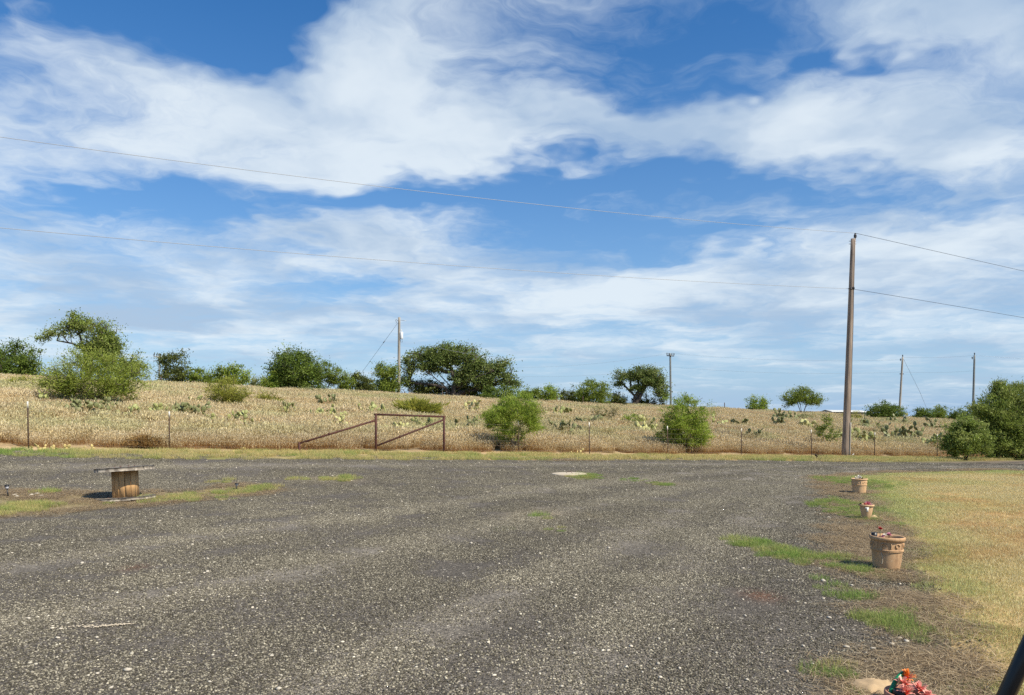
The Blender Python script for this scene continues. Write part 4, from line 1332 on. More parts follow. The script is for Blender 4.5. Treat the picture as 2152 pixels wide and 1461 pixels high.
# second fence far up the slope
ox, oy, oz = hit(581, 829)
fence2 = empty('far_fence', 'line of thin dark posts near the hill crest', 'fence', (ox, oy, oz))
fm = MB(); fm.box((0, 0, .5), (.03, .03, .52)); fm = fm.mesh('post'); fm.materials.append(M['post'])
for px, py in ((581, 829), (340, 812), (726, 835), (797, 838), (861, 840), (930, 845), (1170, 856), (1225, 860), (1523, 873)):
    h_ = hit(px, py)
    if h_: obj('post', fm, None, fence2, Vector(h_) - Vector((ox, oy, oz)), (random.uniform(-.05, .05), random.uniform(-.05, .05), 0), (1, 1, random.uniform(.9, 1.2)))

# ------------------------------------------------------------------ rusty pipe brace
gx, gy, gz, _ = on_fence(790)
GO = Vector((gx, gy, gz))
gate = empty('pipe_gate_brace', 'rust brown pipe corner brace with two slanting rails in the fence', 'gate', GO)


def fpt(px, py):
    """a point in the fence's upright plane seen at a photo pixel"""
    x, y, z, u = on_fence(px)
    return Vector((x, y, EYE + (HY - py) / F * y)) - GO


def pipe(name, a, b_, r=.045, mat='rust', parent=None):
    m_ = MB(); m_.tube([a, a.lerp(b_, .5), b_], r, 12, True)
    return obj(name, m_.mesh(name, False), M[mat], parent or gate)


p790b, p790t, p932b, p932t, p628b, p628t = fpt(790, 953), fpt(790, 871), fpt(933, 956), fpt(933, 876), fpt(629, 951), fpt(629, 931)
dn = Vector((0, 0, -.15))
pipe('post', p790b + dn, p790t, .047); pipe('post', p932b + dn, p932t, .047); pipe('post', p628b + dn, p628t, .047)
e_ = Vector((*FD, 0)) * .06
pipe('top_rail', p790t - e_ + Vector((0, 0, .0)), p932t + e_, .038)
pipe('slanting_rail', fpt(629, 932), fpt(788, 884), .036)
pipe('slanting_rail', fpt(792, 937), fpt(931, 883), .036)
for c_, r_ in ((p790t, .050), (p932t, .050), (p628t, .050)):
    m_ = MB(); m_.lathe([(0.0, .035), (r_ * .7, .02), (r_, -.02)], 12); obj('cap', m_.mesh('cap', True), M['rust'], gate, c_)
for px, py in ((692, 912), (840, 918)):
    m_ = MB(); m_.lathe([(.040, -.03), (.052, -.025), (.052, .025), (.040, .03)], 12)
    o = obj('clamp', m_.mesh('clamp'), M['rust'], gate, fpt(px, py))
    o.rotation_euler = (p932t - p790b).to_track_quat('Z', 'Y').to_euler()


# ------------------------------------------------------------------ utility poles and lines
def shaft(name, base, top, r0, r1, mat, parent, seg=16):
    m_ = MB(); n_ = 14
    pts = [base.lerp(top, i / n_) for i in range(n_ + 1)]
    m_.tube(pts, np.linspace(r0, r1, n_ + 1), seg, True)
    return obj(name, m_.mesh(name, True), M[mat], parent)


def insulator(parent, loc, s_=1., mat='insulator', name='insulator', rot=None):
    m_ = MB()
    m_.lathe([(0, 0), (.025, 0), (.025, .10), (.06, .10), (.07, .13), (.045, .15), (.065, .18), (.05, .22), (.03, .24), (.045, .26), (.03, .28), (0, .285)], 12)
    o = obj(name, m_.mesh(name, True), M[mat], parent, loc, rot, s_)
    return o


PD = float(on_fence(1776)[1]) - 1.1
def at(px, py, D): return Vector(((px - HX) / F * D, D, EYE + (HY - py) / F * D))
pb = at(1776, 962, PD); pb.z = float(zt(pb.x, pb.y))
pole = empty('utility_pole', 'tall brown weathered wooden utility pole standing beside the drive', 'pole', pb)
ptop = at(1793, 502, PD) - pb
shaft('shaft', Vector((0, 0, -.3)), ptop, .185, .110, 'pole_wood', pole, 20)
insulator(pole, at(1796, 502, PD) - pb + Vector((.03, 0, -.05)), 1.15)
iw = at(1788, 608, PD) - pb + Vector((-.02, -.17, 0))
insulator(pole, iw + Vector((.02, 0, .02)), .75, name='spool_insulator', rot=(PI / 2, 0, 0))
m_ = MB(); m_.box((0, 0, 0), (.16, .02, .02)); obj('bracket', m_.mesh('bracket'), M['insulator'], pole, iw + Vector((0, .05, .0)))
# grey guard over the earth wire, low on the right of the shaft
m_ = MB()
ga, gb_ = at(1783.5, 960, PD) - pb, at(1785.5, 888, PD) - pb
pts = [ga.lerp(gb_, i / 6) + Vector((-.02, -.150 + .010 * i / 6, 0)) for i in range(7)]
m_.tube(pts, .045, 8, True); obj('wire_guard', m_.mesh('wire_guard', True), M['pole_grey'], pole)
m_ = MB()
m_.tube([gb_ + Vector((-.02, -.145, 0)), (gb_ * .45 + ptop * .55) + Vector((.03, -.14, 0)), ptop + Vector((.02, -.112, -.1))], .008, 5, False)
obj('earth_wire', m_.mesh('earth_wire'), M['insulator'], pole)
for k_, py in enumerate((507, 513)):
    m_ = MB(); m_.tube([Vector((-.20, 0, 0)), Vector((.16, 0, 0))], .012, 6)
    obj('bolt', m_.mesh('bolt'), M['insulator'], pole, at(1792.5, py, PD) - pb)
m_ = MB(); m_.tube([Vector((0, 0, 0)), Vector((-.0, -.03, .10)), Vector((.10, -.06, .18))], .02, 6)
obj('stub', m_.mesh('stub'), M['white_paint'], pole, at(1781, 960, PD) - pb + Vector((0.1, -.22, -.02)))


def span(label, pix, ext0, ext1, r, name='power_line', mat='wire', pt=None):
    """a wire in the upright plane through the pole along the fence; pix are photo pixels it passes"""
    o2 = np.array((pb.x, pb.y))
    S_, Z_ = [], []
    for px, py in pix:
        a, b_ = ray(px, py)
        # o2 + s*FD = (a*y, y)
        s_ = (a * o2[1] - o2[0]) / (FD[0] - a * FD[1])
        y = o2[1] + s_ * FD[1]
        S_.append(s_); Z_.append(EYE + b_ * y)
    cf = np.polyfit(S_, Z_, 2)
    ss = np.linspace(ext0 if ext0 is not None else S_[0], ext1 if ext1 is not None else S_[-1], 60)
    pts = np.stack([o2[0] + ss * FD[0], o2[1] + ss * FD[1], np.polyval(cf, ss)], 1)
    m_ = MB(); m_.tube(pts - pts[0], r, 5, False)
    o = obj(name, m_.mesh(name, True), M[mat], None, Vector(pts[0]))
    return tag(o, label, 'cable', 'overhead lines of the near pole')


span('upper overhead wire running left from the top of the tall pole', [(1796, 490), (1076, 424), (0, 288)], None, -52, .0085)
span('lower overhead wire running left from below the top of the tall pole', [(1786, 607), (1076, 567), (0, 479)], None, -52, .0085)
span('upper overhead wire running right from the top of the tall pole', [(1797, 490), (1970, 529), (2152, 570)], None, 34, .010, mat='insulator')
span('lower overhead wire running right from below the top of the tall pole', [(1788, 607), (1970, 637), (2152, 668)], None, 34, .010, mat='insulator')

# pole with the transformer on the crest
mb_ = hit(838, 829); MD = mb_[1]
mo = Vector(mb_)
mp_ = empty('transformer_pole', 'grey wooden pole carrying a white transformer on the crest', 'pole', mo)
mt_ = at(839, 667, MD) - mo
shaft('shaft', Vector((0, 0, -.3)), mt_, .15, .11, 'pole_grey', mp_)
m_ = MB(); m_.lathe([(0, 0), (.13, 0), (.15, .05), (.15, .62), (.11, .68), (0, .70)], 14)
tr_ = obj('transformer', m_.mesh('transformer', True), M['transformer'], mp_, at(843.5, 713, MD) - mo + Vector((.02, -.05, 0)))
insulator(tr_, (.0, 0, .68), .8, 'transformer', 'bushing')
for dz_ in (.1, .55):
    m_ = MB(); m_.box((0, 0, 0), (.13, .03, .03)); obj('bracket', m_.mesh('bracket'), M['metal'], tr_, (-.12, 0.05, dz_))
m_ = MB(); m_.tube([Vector((0, 0, 0)), Vector((.06, -.05, -.30)), Vector((-.08, -.05, -.34)), Vector((-.12, 0, -.1))], .012, 5); obj('lead', m_.mesh('lead'), M['insulator'], tr_, (.05, -.05, 0))
m_ = MB(); m_.tube([Vector((0, 0, 0)), Vector((.55, -.1, -.09))], .018, 6); obj('arm', m_.mesh('arm'), M['metal'], mp_, at(842, 673, MD) - mo)
m_ = MB(); m_.tube([Vector((0, 0, 0)), Vector((-.22, -.03, .16)), Vector((-.24, 0, .02)), Vector((-.16, 0, -.10)), Vector((-.20, 0, -.22))], .02, 6); obj('cutout_switch', m_.mesh('cutout'), M['insulator'], mp_, at(837, 675, MD) - mo)
gt_ = at(836, 679, MD); gg = at(722, 812, MD); gg.z = float(zt(gg.x, gg.y))
m_ = MB(); m_.tube([Vector((0, 0, 0)), gg - gt_], .012, 5, False); obj('guy_wire', m_.mesh('guy'), M['insulator'], mp_, gt_ - mo)
m_ = MB(); a_, b_ = gt_.lerp(gg, .24), gt_.lerp(gg, .27); m_.tube([a_ - gt_, b_ - gt_], .035, 6); obj('guy_insulator', m_.mesh('guy_insulator'), M['insulator'], mp_, gt_ - mo)
# coil of cable hung at its foot
co_ = at(842, 826, MD - .4)
coil = empty('cable_coil', 'ring of coiled cable leaning at the foot of the transformer pole', 'cable coil', co_)
for r_, dx_ in ((.36, 0), (.34, .03), (.20, -.05)):
    m_ = MB(); th_ = np.linspace(0, 2 * PI, 33); m_.tube(np.stack([np.cos(th_) * r_ + dx_, .02 * np.sin(3 * th_), np.sin(th_) * r_], 1), .022, 5, False)
    obj('loop', m_.mesh('loop', True), M['rust'], coil)

# far poles
def far_pole(label, px, py, pxt, pyt, D, mat, r0, arm=None, group='far poles on the horizon', armmat='insulator'):
    b_ = at(px, py, D); b_.z = float(zt(b_.x, b_.y))
    r_ = empty('far_pole', label, 'pole', b_, group)
    tp = at(pxt, pyt, D) - b_
    shaft('shaft', Vector((0, 0, -.2)), tp, r0, r0 * .7, mat, r_, 10)
    if arm:
        m_ = MB(); m_.box((0, 0, 0), (arm, .06, .06)); ar = obj('crossarm', m_.mesh('crossarm'), M[armmat], r_, tp + Vector((0, -.12, -.35)), (0, math.radians(3), 0))
        for k_ in (-.95, -.4, .4, .95): insulator(ar, (arm * k_, 0, .05), 1.3)
    else:
        insulator(r_, tp, 1.2)
        insulator(r_, tp + Vector((-.28, 0, -.5)), 1.2)
    return r_, b_, tp


fp1, fb1, ft1 = far_pole('far grey pole with a crossarm beside the leaning oak', 1410, 838, 1408.5, 743, 108, 'pole_steel', .17, arm=.52)
fp2, fb2, ft2 = far_pole('far bare pole leaning right with a slack guy wire', 1889, 877, 1897, 751, 98, 'pole_grey', .15)
fp3, fb3, ft3 = far_pole('far dark pole rising above the tall right edge bush', 2044, 876, 2048, 747, 94, 'pole_steel', .15)
fp4, fb4, ft4 = far_pole('short far pole with a white crossarm among the left crest shrubs', 335.5, 802, 334.5, 744.5, 96, 'pole_steel', .12, arm=.62, armmat='white_paint')
ga = fb2 + ft2; gb2 = at(1960, 880, 96); gb2.z = float(zt(gb2.x, gb2.y))
m_ = MB(); m_.tube([ga - fb2, (ga * .5 + gb2 * .5 - fb2) + Vector((.3, 0, -.3)), gb2 - fb2], .014, 5, False); obj('guy_wire', m_.mesh('guy'), M['insulator'], fp2)
m_ = MB(); m_.box((0, 0, 0), (.25, .05, .05)); obj('bracket', m_.mesh('bracket'), M['insulator'], fp2, ft2 * .74)


def line(label, a, b_, sag, r=.007, mat='metal'):
    n_ = 24
    pts = np.array([a.lerp(b_, i / n_) - Vector((0, 0, sag * 4 * (i / n_) * (1 - i / n_))) for i in range(n_ + 1)])
    m_ = MB(); m_.tube(pts - pts[0], r, 4, False)
    return tag(obj('power_line', m_.mesh('power_line', True), M[mat], None, Vector(pts[0])), label, 'cable', 'thin far lines on the horizon')


t1, t2, t3 = fb1 + ft1, fb2 + ft2, fb3 + ft3
line('thin far line from the crossarm pole towards the leaning pole', t1 + Vector((.4, 0, 0)), t2 + Vector((0, 0, -.3)), .5)
line('second thin far line below the one joining crossarm and leaning poles', t1 + Vector((0, 0, -1.9)), t2 + Vector((0, 0, -1.9)), .5)
line('thin far line between the leaning pole and the rightmost pole', t2, t3, .15)
line('lower thin far line between the leaning pole and the rightmost pole', t2 + Vector((0, 0, -1.9)), t3 + Vector((0, 0, -1.9)), .15)
line('thin far line leaving the rightmost pole over the right edge bush', t3, t3 + Vector((20, -2, -1.0)), .2)
line('thin far line sagging left from the crossarm pole towards the live oak', t1 + Vector((-.4, 0, 0)), at(1060, 772, 112), .6)
line('lower thin far line passing left behind the leaning oak', t1 + Vector((0, 0, -1.9)), at(1060, 790, 112), .6)
line('thin pale line from the transformer pole across the live oak', at(905, 727, MD - 2), at(1060, 752, MD - 8), .15, .010, 'wire')

# low white roofed shed far off behind the pole
sx0, sx1 = at(1746, 860, 110), at(1822, 860, 110)
sh_b = Vector(((sx0.x + sx1.x) / 2, 110, float(zt((sx0.x + sx1.x) / 2, 110))))
shed = empty('long_shed', 'long low white roof showing behind the utility pole on the horizon', 'shed', sh_b)
hw = (sx1.x - sx0.x) / 2
rz = EYE + (HY - 862) / F * 110 - sh_b.z
m_ = MB(); m_.box((0, 2, rz / 2 - .15), (hw - .2, 1.9, rz / 2 - .1)); obj('wall', m_.mesh('wall'), M['wall_tan'], shed)
m_ = MB(); m_.add([(-hw, -.3, rz - .18), (hw, -.3, rz - .24), (hw, 2, rz + .02), (-hw, 2, rz + .06), (-hw, 4.3, rz - .2), (hw, 4.3, rz - .2), (-hw, -.3, rz - .26), (hw, -.3, rz - .32)], [(0, 1, 2, 3), (3, 2, 5, 4), (6, 7, 1, 0)]); obj('roof', m_.mesh('roof'), M['roof_white'], shed)

# ------------------------------------------------------------------ cable spool table
def mat_plank(name, base, dark, scale=(2, 2, .25), ringf=9., ringd=1.2):
    m, t, b = mat_new(name)
    tc = t.new('ShaderNodeTexCoord').outputs['Object']
    oi = t.new('ShaderNodeObjectInfo')
    v = t.v('ADD', tc, t.v('SCALE', (3.1, 5.7, 1.3), oi.outputs['Random']))
    mp = t.new('ShaderNodeMapping'); t.l.new(v, mp.inputs['Vector']); mp.inputs['Scale'].default_value = scale
    w_ = t.new('ShaderNodeTexWave'); w_.wave_type = 'BANDS'; w_.bands_direction = 'X'
    t.l.new(mp.outputs[0], w_.inputs['Vector'])
    t.put(w_.inputs['Scale'], ringf); t.put(w_.inputs['Distortion'], 5.); t.put(w_.inputs['Detail'], 3); t.put(w_.inputs['Detail Scale'], ringd)
    f = t.mapr(w_.outputs[0], .25, .8)
    c = t.mix(f, base, dark)
    c = t.mix(1., c, t.mapr(oi.outputs['Random'], 0, 1, .8, 1.15, False), 'MULTIPLY')
    n_ = t.noise(v, 5., 5, .6)
    c = t.mix(1., c, t.mapr(n_, .25, .75, .75, 1.2), 'MULTIPLY')
    t.put(b.inputs['Base Color'], c); t.put(b.inputs['Roughness'], .8)
    bn = t.new('ShaderNodeBump'); t.put(bn.inputs['Strength'], .3); t.put(bn.inputs['Distance'], .003)
    t.l.new(w_.outputs[0], bn.inputs['Height']); t.l.new(bn.outputs[0], b.inputs['Normal'])
    return m


M['stave'] = mat_plank('stave', (.68, .42, .19), (.46, .25, .10))
M['grey_plank'] = mat_plank('grey_plank', (.40, .35, .28), (.20, .17, .135), (.25, 3, 3), 6.)
sb = hit(265, 1049); SD = sb[1]
spool = empty('cable_spool_table', 'weathered wooden cable spool used as a table on the weedy strip', 'table', (sb[0], sb[1] + .0, sb[2] + .0), rot=(0, math.radians(-3.2), math.radians(-14)))
ks = SD / F
RT, RD_, HT = 57 * ks, 25.5 * ks, 66 * ks
ns = 14
for i in range(ns):
    wj = .93
    a0, a1 = 2 * PI * i / ns + .015, 2 * PI * (i + 1) / ns - .015
    r_ = RD_ + random.uniform(-.004, .004)
    th_ = np.linspace(a0, a1, 4)
    ro = np.stack([np.cos(th_) * r_, np.sin(th_) * r_], 1); ri = np.stack([np.cos(th_) * (r_ - .035), np.sin(th_) * (r_ - .035)], 1)
    am = (a0 + a1) / 2
    V = []
    for z in (.050, HT - .05):
        V += [(p[0], p[1], z) for p in ro] + [(p[0], p[1], z) for p in ri]
    V = np.array(V)
    ct = np.array((math.cos(am) * r_, math.sin(am) * r_, 0))
    Rm = np.array(((-math.sin(am), math.cos(am), 0), (math.cos(am), math.sin(am), 0), (0, 0, 1)))
    V = (V - ct) @ Rm.T
    Q = [(j, j + 1, j + 9, j + 8) for j in range(3)] + [(j + 4 + 1, j + 4, j + 12, j + 13) for j in range(3)] + [(0, 8, 12, 4), (3, 7, 15, 11)] + [(j, j + 4, j + 5, j + 1) for j in range(3)] + [(j + 8, j + 9, j + 13, j + 12) for j in range(3)]
    o = obj('stave', mesh('stave', V, np.array(Q)), M['stave'], spool)
    o.matrix_local = Matrix.Translation(ct) @ Matrix(((-math.sin(am), math.cos(am), 0, 0), (math.cos(am), math.sin(am), 0, 0), (0, 0, 1, 0), (0, 0, 0, 1))).transposed().inverted().transposed()
# discs of planks
for z0, nm in ((0.0, 'bottom_board'), (HT - .055, 'top_board')):
    nb = 8
    wd = 2 * RT / nb
    yaw = math.radians(20 if z0 else -10)
    for i in range(nb):
        y0, y1 = -RT + i * wd + .003, -RT + (i + 1) * wd - .003
        ys = np.linspace(y0, y1, 6)
        xs = np.sqrt(np.clip(RT * RT - ys * ys, .0004, None)) * (1 + random.uniform(-.004, .004))
        th_ = (.075 if z0 else .048) + random.uniform(-.006, .002)
        dz_ = random.uniform(-.003, .003)
        V = np.array([(-x_, y_, dz_) for x_, y_ in zip(xs, ys)] + [(x_, y_, dz_) for x_, y_ in zip(xs, ys)] + [(-x_, y_, dz_ + th_) for x_, y_ in zip(xs, ys)] + [(x_, y_, dz_ + th_) for x_, y_ in zip(xs, ys)])
        Q = []
        for j in range(5):
            Q += [(j, j + 6, j + 7, j + 1)[::-1], (j + 12, j + 13, j + 19, j + 18)[::-1], (j, j + 1, j + 13, j + 12), (j + 7, j + 6, j + 18, j + 19)]
        Q += [(0, 12, 18, 6), (5, 11, 23, 17)]
        me = mesh(nm, V, np.array(Q))
        o = obj(nm, me, M['grey_plank'], spool, (0, 0, z0), (0, 0, yaw))
for i in range(8):
    a = 2 * PI * i / 8 + .3
    for r_, z_ in ((RD_ + .09, .050), (RD_ - .05, HT + .022)):
        m_ = MB(); m_.lathe([(0, .012), (.012, .010), (.014, 0)], 8)
        obj('bolt', m_.mesh('bolt', True), M['rust'], spool, (math.cos(a) * r_, math.sin(a) * r_, z_))

# ------------------------------------------------------------------ flowerpots
def mat_terra(name, c1, c2, stain):
    m, t, b = mat_new(name)
    tc = t.new('ShaderNodeTexCoord').outputs['Object']
    n1 = t.noise(tc, 6., 6, .62); n2 = t.noise(tc, 28., 5, .6); n3 = t.noise(t.v('MULTIPLY', tc, (1, 1, .35)), 9., 5, .6)
    c = t.mix(t.mapr(n1, .3, .7), c1, c2)
    c = t.mix(t.m('MULTIPLY', t.mapr(n3, .50, .70), .55), c, stain)
    c = t.mix(t.m('MULTIPLY', t.mapr(n2, .55, .75), .35), c, (.62, .50, .36))
    t.put(b.inputs['Base Color'], c); t.put(b.inputs['Roughness'], .85)
    bn = t.new('ShaderNodeBump'); t.put(bn.inputs['Strength'], .25); t.put(bn.inputs['Distance'], .004); t.l.new(n2, bn.inputs['Height']); t.l.new(bn.outputs[0], b.inputs['Normal'])
    return m


M['terra'] = mat_terra('terra', (.54, .35, .19), (.42, .25, .125), (.13, .065, .038))
M['terra_pale'] = mat_terra('terra_pale', (.66, .44, .24), (.56, .35, .18), (.34, .20, .10))
M['terra_pink'] = mat_terra('terra_pink', (.52, .24, .16), (.44, .19, .12), (.30, .13, .08))
M['pot_soil'] = mat_simple('pot_soil', (.075, .05, .035), .95, 0, .3, 20, bump=.6)
M['petal_red'] = mat_simple('petal_red', (.50, .035, .030), .5, 0, .2, 20)
M['petal_pink'] = mat_simple('petal_pink', (.78, .34, .42), .5, 0, .15, 20)
M['petal_coral'] = mat_simple('petal_coral', (.82, .10, .055), .45, 0, .2, 30)
M['petal_tip'] = mat_simple('petal_tip', (.86, .34, .27), .45, 0, .1, 30)
M['petal_white'] = mat_simple('petal_white', (.80, .76, .68), .5, 0, .1, 20)
M['petal_orange'] = mat_simple('petal_orange', (.85, .25, .03), .5, 0, .1, 20)
M['leaf_solid'] = mat_simple('leaf_solid', (.05, .10, .02), .5, 0, .2, 20)

POTS = 'terracotta pots along the lawn edge'


def petals(n, r, w, el0, el1, mat, name, parent, loc, rng, tipmat=None, curl=.2):
    """one ring set of narrow petals as a bloom; two tones along each petal"""
    Va, Vb, Qa, Qb = [], [], [], []
    for i in range(n):
        a = rng.uniform(0, 2 * PI); e = rng.uniform(el0, el1); L_ = r * rng.uniform(.75, 1.1)
        d = np.array((math.cos(a) * math.cos(e), math.sin(a) * math.cos(e), math.sin(e)))
        s_ = np.array((-math.sin(a), math.cos(a), 0)) * w * .5
        up = np.array((0, 0, 1.)) * curl * L_
        p0, p1, p2, p3 = d * L_ * .05, d * L_ * .45 + up * .2, d * L_ * .8 + up * .35, d * L_ + up * .1
        o = len(Va)
        Va += [p0 - s_ * .4, p0 + s_ * .4, p1 + s_, p1 - s_]; Qa.append((o, o + 1, o + 2, o + 3))
        o = len(Vb)
        Vb += [p1 - s_, p1 + s_, p2 + s_ * .9, p2 - s_ * .9, p3 + s_ * .15, p3 - s_ * .15]; Qb += [(o, o + 1, o + 2, o + 3), (o + 3, o + 2, o + 4, o + 5)]
    f = obj(name, mesh('petals', np.array(Va), np.array(Qa)), M[mat], parent, loc)
    obj('petal_tips', mesh('petal_tips', np.array(Vb), np.array(Qb)), M[tipmat or mat], f)
    return f


def pot(label, px, py, wpx, hpx, prof, mat, ornament=False, drip=False, rim_t=.06, tilt=0., seg=40):
    x, y, z = hit(px, py)
    k = y / F
    R_ = wpx * k / 2; H_ = hpx * k
    r_ = empty('flowerpot', label, 'flowerpot', (x, y + R_ * .3, z - .02), POTS, rot=(0, tilt, 0))
    m_ = MB(); m_.lathe([(rr * R_, zz * H_) for rr, zz in prof], seg)
    body = obj('body', m_.mesh('body', True), M[mat], r_)
    m_ = MB(); m_.lathe([(.80 * R_, H_ * .90), (.90 * R_, H_ * (1 - rim_t * 1.6)), (.985 * R_, H_ * (1 - rim_t * 1.4)), (1.0 * R_, H_ * (1 - rim_t * .7)), (.985 * R_, H_ * (1 - rim_t * .15)), (.94 * R_, H_ * 1.0), (.88 * R_, H_ * (1 - rim_t * .25)), (.84 * R_, H_ * (1 - rim_t)), (.82 * R_, H_ * .80)], seg)
    obj('rim', m_.mesh('rim', True), M[mat], r_)
    m_ = MB(); m_.lathe([(0, H_ * .84), (.5 * R_, H_ * .845), (.83 * R_, H_ * .83)], seg); obj('soil', m_.mesh('soil', True), M['pot_soil'], r_)
    if ornament:
        for zz in (.60, .63):
            m_ = MB(); th_ = np.linspace(0, 2 * PI, 49); rr = R_ * (.885 if zz == .63 else .875)
            m_.tube(np.stack([np.cos(th_) * rr, np.sin(th_) * rr, np.full(49, H_ * zz)], 1), .007, 6, False); obj('band', m_.mesh('band', True), M[mat], r_)
        for i in range(14):
            a = 2 * PI * i / 14
            m_ = MB()
            th_ = np.linspace(0, 1.6 * PI, 14)
            rad_ = .028 - .012 * th_ / (1.6 * PI)
            rr = R_ * .895
            if i % 2: pts = [((rr) * math.cos(a + c_ / rr * 1.0), (rr) * math.sin(a + c_ / rr), H_ * .755 + s_) for c_, s_ in zip(rad_ * np.cos(th_), rad_ * np.sin(th_))]
            else: pts = [((rr) * math.cos(a + .03 * math.sin(q_ * 3)), (rr) * math.sin(a + .03 * math.sin(q_ * 3)), H_ * .755 + (q_ - .5) * .06) for q_ in np.linspace(0, 1, 10)]
            m_.tube(pts, .0065, 5, True); obj('ornament', m_.mesh('ornament', True), M[mat], r_)
    if drip:
        a = math.radians(-135)
        pts = [((.885 - .10 * (1 - q_)) * R_ * 1.02 * math.cos(a + .05 * math.sin(q_ * 7)), (.885 - .10 * (1 - q_)) * R_ * 1.02 * math.sin(a + .05 * math.sin(q_ * 7)), H_ * (.22 + .62 * q_)) for q_ in np.linspace(0, 1, 16)]
        m_ = MB(); m_.tube(pts, .0045, 5, True); obj('drip_stain', m_.mesh('drip', True), M['concrete'], r_)
    return r_, Vector((x, y + R_ * .3, z - .02)), R_, H_


# nearest standing pot
P1, o1, R1, H1 = pot('largest terracotta pot with scroll band, red and pink flowers, brown stain', 1868, 1198, 70, 74, [(.02, 0), (.70, 0), (.735, .05), (.80, .30), (.845, .56), (.86, .60), (.868, .66), (.875, .85), (.86, .93)], 'terra', True, True, .075, math.radians(1.5))
rg = np.random.default_rng(3)
fl = empty('flowers', 'red and pink artificial flowers in the largest pot', 'flowers', o1 + Vector((0, 0, H1 * .82)), 'flowers in the pots')
petals(26, .034, .022, .1, 1.3, 'petal_red', 'bloom', fl, (-.03, .08, .125), rg, curl=.3)
petals(34, .036, .022, .0, 1.4, 'petal_pink', 'bloom', fl, (.015, -.03, .075), rg, curl=.3)
petals(18, .04, .022, .0, .9, 'petal_red', 'bloom', fl, (-.08, -.05, .055), rg, 'petal_pink')
petals(14, .03, .022, .0, .9, 'petal_white', 'bloom', fl, (-.04, -.04, .075), rg)
for a_, b_ in (((-.03, .08, 0), (-.03, .08, .125)), ((.015, -.02, 0), (.015, -.03, .07)), ((-.08, -.05, 0), (-.08, -.05, .05))):
    m_ = MB(); m_.tube([a_, b_], .004, 5); obj('stalk', m_.mesh('stalk'), M['leaf_solid'], fl)
bc = o1 + Vector((-R1 * .66, .03, H1 * .82))
m_ = MB(); m_.lathe([(0, 0), (.028, 0), (.032, .10), (.0, .102)], 12); tag(obj('black_cup', m_.mesh('cup', True), M['black_plastic'], None, bc), 'small black cap standing inside the largest pot at its left rim', 'cap')
# middle pot, narrow foot, cream tab
P2, o2, R2, H2 = pot('small tapered pot with narrow foot and cream tab, salmon flowers', 1823, 1093, 31, 35, [(.02, 0), (.52, 0), (.56, .03), (.55, .08), (.48, .10), (.52, .16), (.66, .40), (.78, .66), (.84, .88), (.86, .95)], 'terra_pale', False, False, .07)
m_ = MB(); m_.box((0, 0, .025), (.030, .010, .012)); m_.box((.006, -.002, -.005), (.013, .010, .035)); obj('tab', m_.mesh('tab'), M['petal_white'], P2, (-.32 * R2, -.84 * R2, H2 * .72))
fl2 = empty('flowers', 'salmon flowers with bark piled in the small tapered pot', 'flowers', o2 + Vector((0, 0, H2 * .84)), 'flowers in the pots')
petals(30, .07, .035, .1, 1.2, 'petal_coral', 'bloom', fl2, (.03, 0, .03), rg, 'petal_pink', .4)
petals(20, .05, .03, .1, 1.2, 'petal_pink', 'bloom', fl2, (-.03, -.03, .03), rg, 'petal_tip', .4)
petals(12, .045, .03, .1, 1.2, 'petal_white', 'bloom', fl2, (-.09, 0, .025), rg, 'leaf_solid', .4)
# farthest pot
P3, o3, R3, H3 = pot('farthest terracotta pot by the road end of the lawn, white flowers', 1808, 1038, 33, 34, [(.02, 0), (.72, 0), (.75, .04), (.82, .35), (.87, .64), (.885, .66), (.89, .70), (.90, .88), (.89, .95)], 'terra_pale', True, False, .05)
fl3 = empty('flowers', 'cream white flowers heaped in the farthest pot', 'flowers', o3 + Vector((0, 0, H3 * .84)), 'flowers in the pots')
petals(30, .075, .045, .1, 1.3, 'petal_white', 'bloom', fl3, (.0, 0, .05), rg, None, .4)
petals(20, .06, .04, .1, 1.2, 'petal_white', 'bloom', fl3, (-.07, -.02, .04), rg, None, .4)
petals(14, .06, .03, .1, 1.2, 'leaf_solid', 'leaf_cluster', fl3, (.05, -.04, .03), rg, None, .4)
# pot at the bottom edge with coral flowers
hx_, hy_, hz_ = hit(1902, 1494)
R4 = .17
P4 = empty('flowerpot', 'pink clay pot half out of the photo at the bottom edge', 'flowerpot', (hx_ + .02, hy_, hz_ - .10), POTS)
P4.scale = (.74, .74, .74)
m_ = MB(); m_.lathe([(.02, 0), (.11, 0), (.13, .08), (.155, .20), (.158, .22), (.168, .222), (.172, .25), (.168, .27), (.158, .275), (.150, .26), (.145, .18)], 40); obj('body', m_.mesh('body', True), M['terra_pink'], P4)
m_ = MB(); m_.lathe([(0, .225), (.148, .22)], 32); obj('soil', m_.mesh('soil', True), M['pot_soil'], P4)
b4 = Vector((hx_ + .02, hy_, hz_ - .10 + .225 * .74))
fl4 = empty('flowers', 'coral spiky flowers in the pot at the bottom edge', 'flowers', b4, 'flowers in the pots')
fl4.scale = (.95, .95, .95)
for (dx_, dy_, dz_, r_) in ((.02, .05, .10, .055), (-.03, .0, .08, .055), (.055, -.02, .05, .055), (-.05, -.07, .05, .055), (.07, -.08, .03, .05)):
    petals(40, r_, .013, -.1, 1.35, 'petal_coral', 'bloom', fl4, (dx_, dy_, dz_), rg, 'petal_tip' if dy_ < .04 else 'petal_orange', .35)
    m_ = MB(); m_.tube([(dx_, dy_, 0), (dx_, dy_, dz_)], .004, 5); obj('stalk', m_.mesh('stalk'), M['leaf_solid'], fl4)
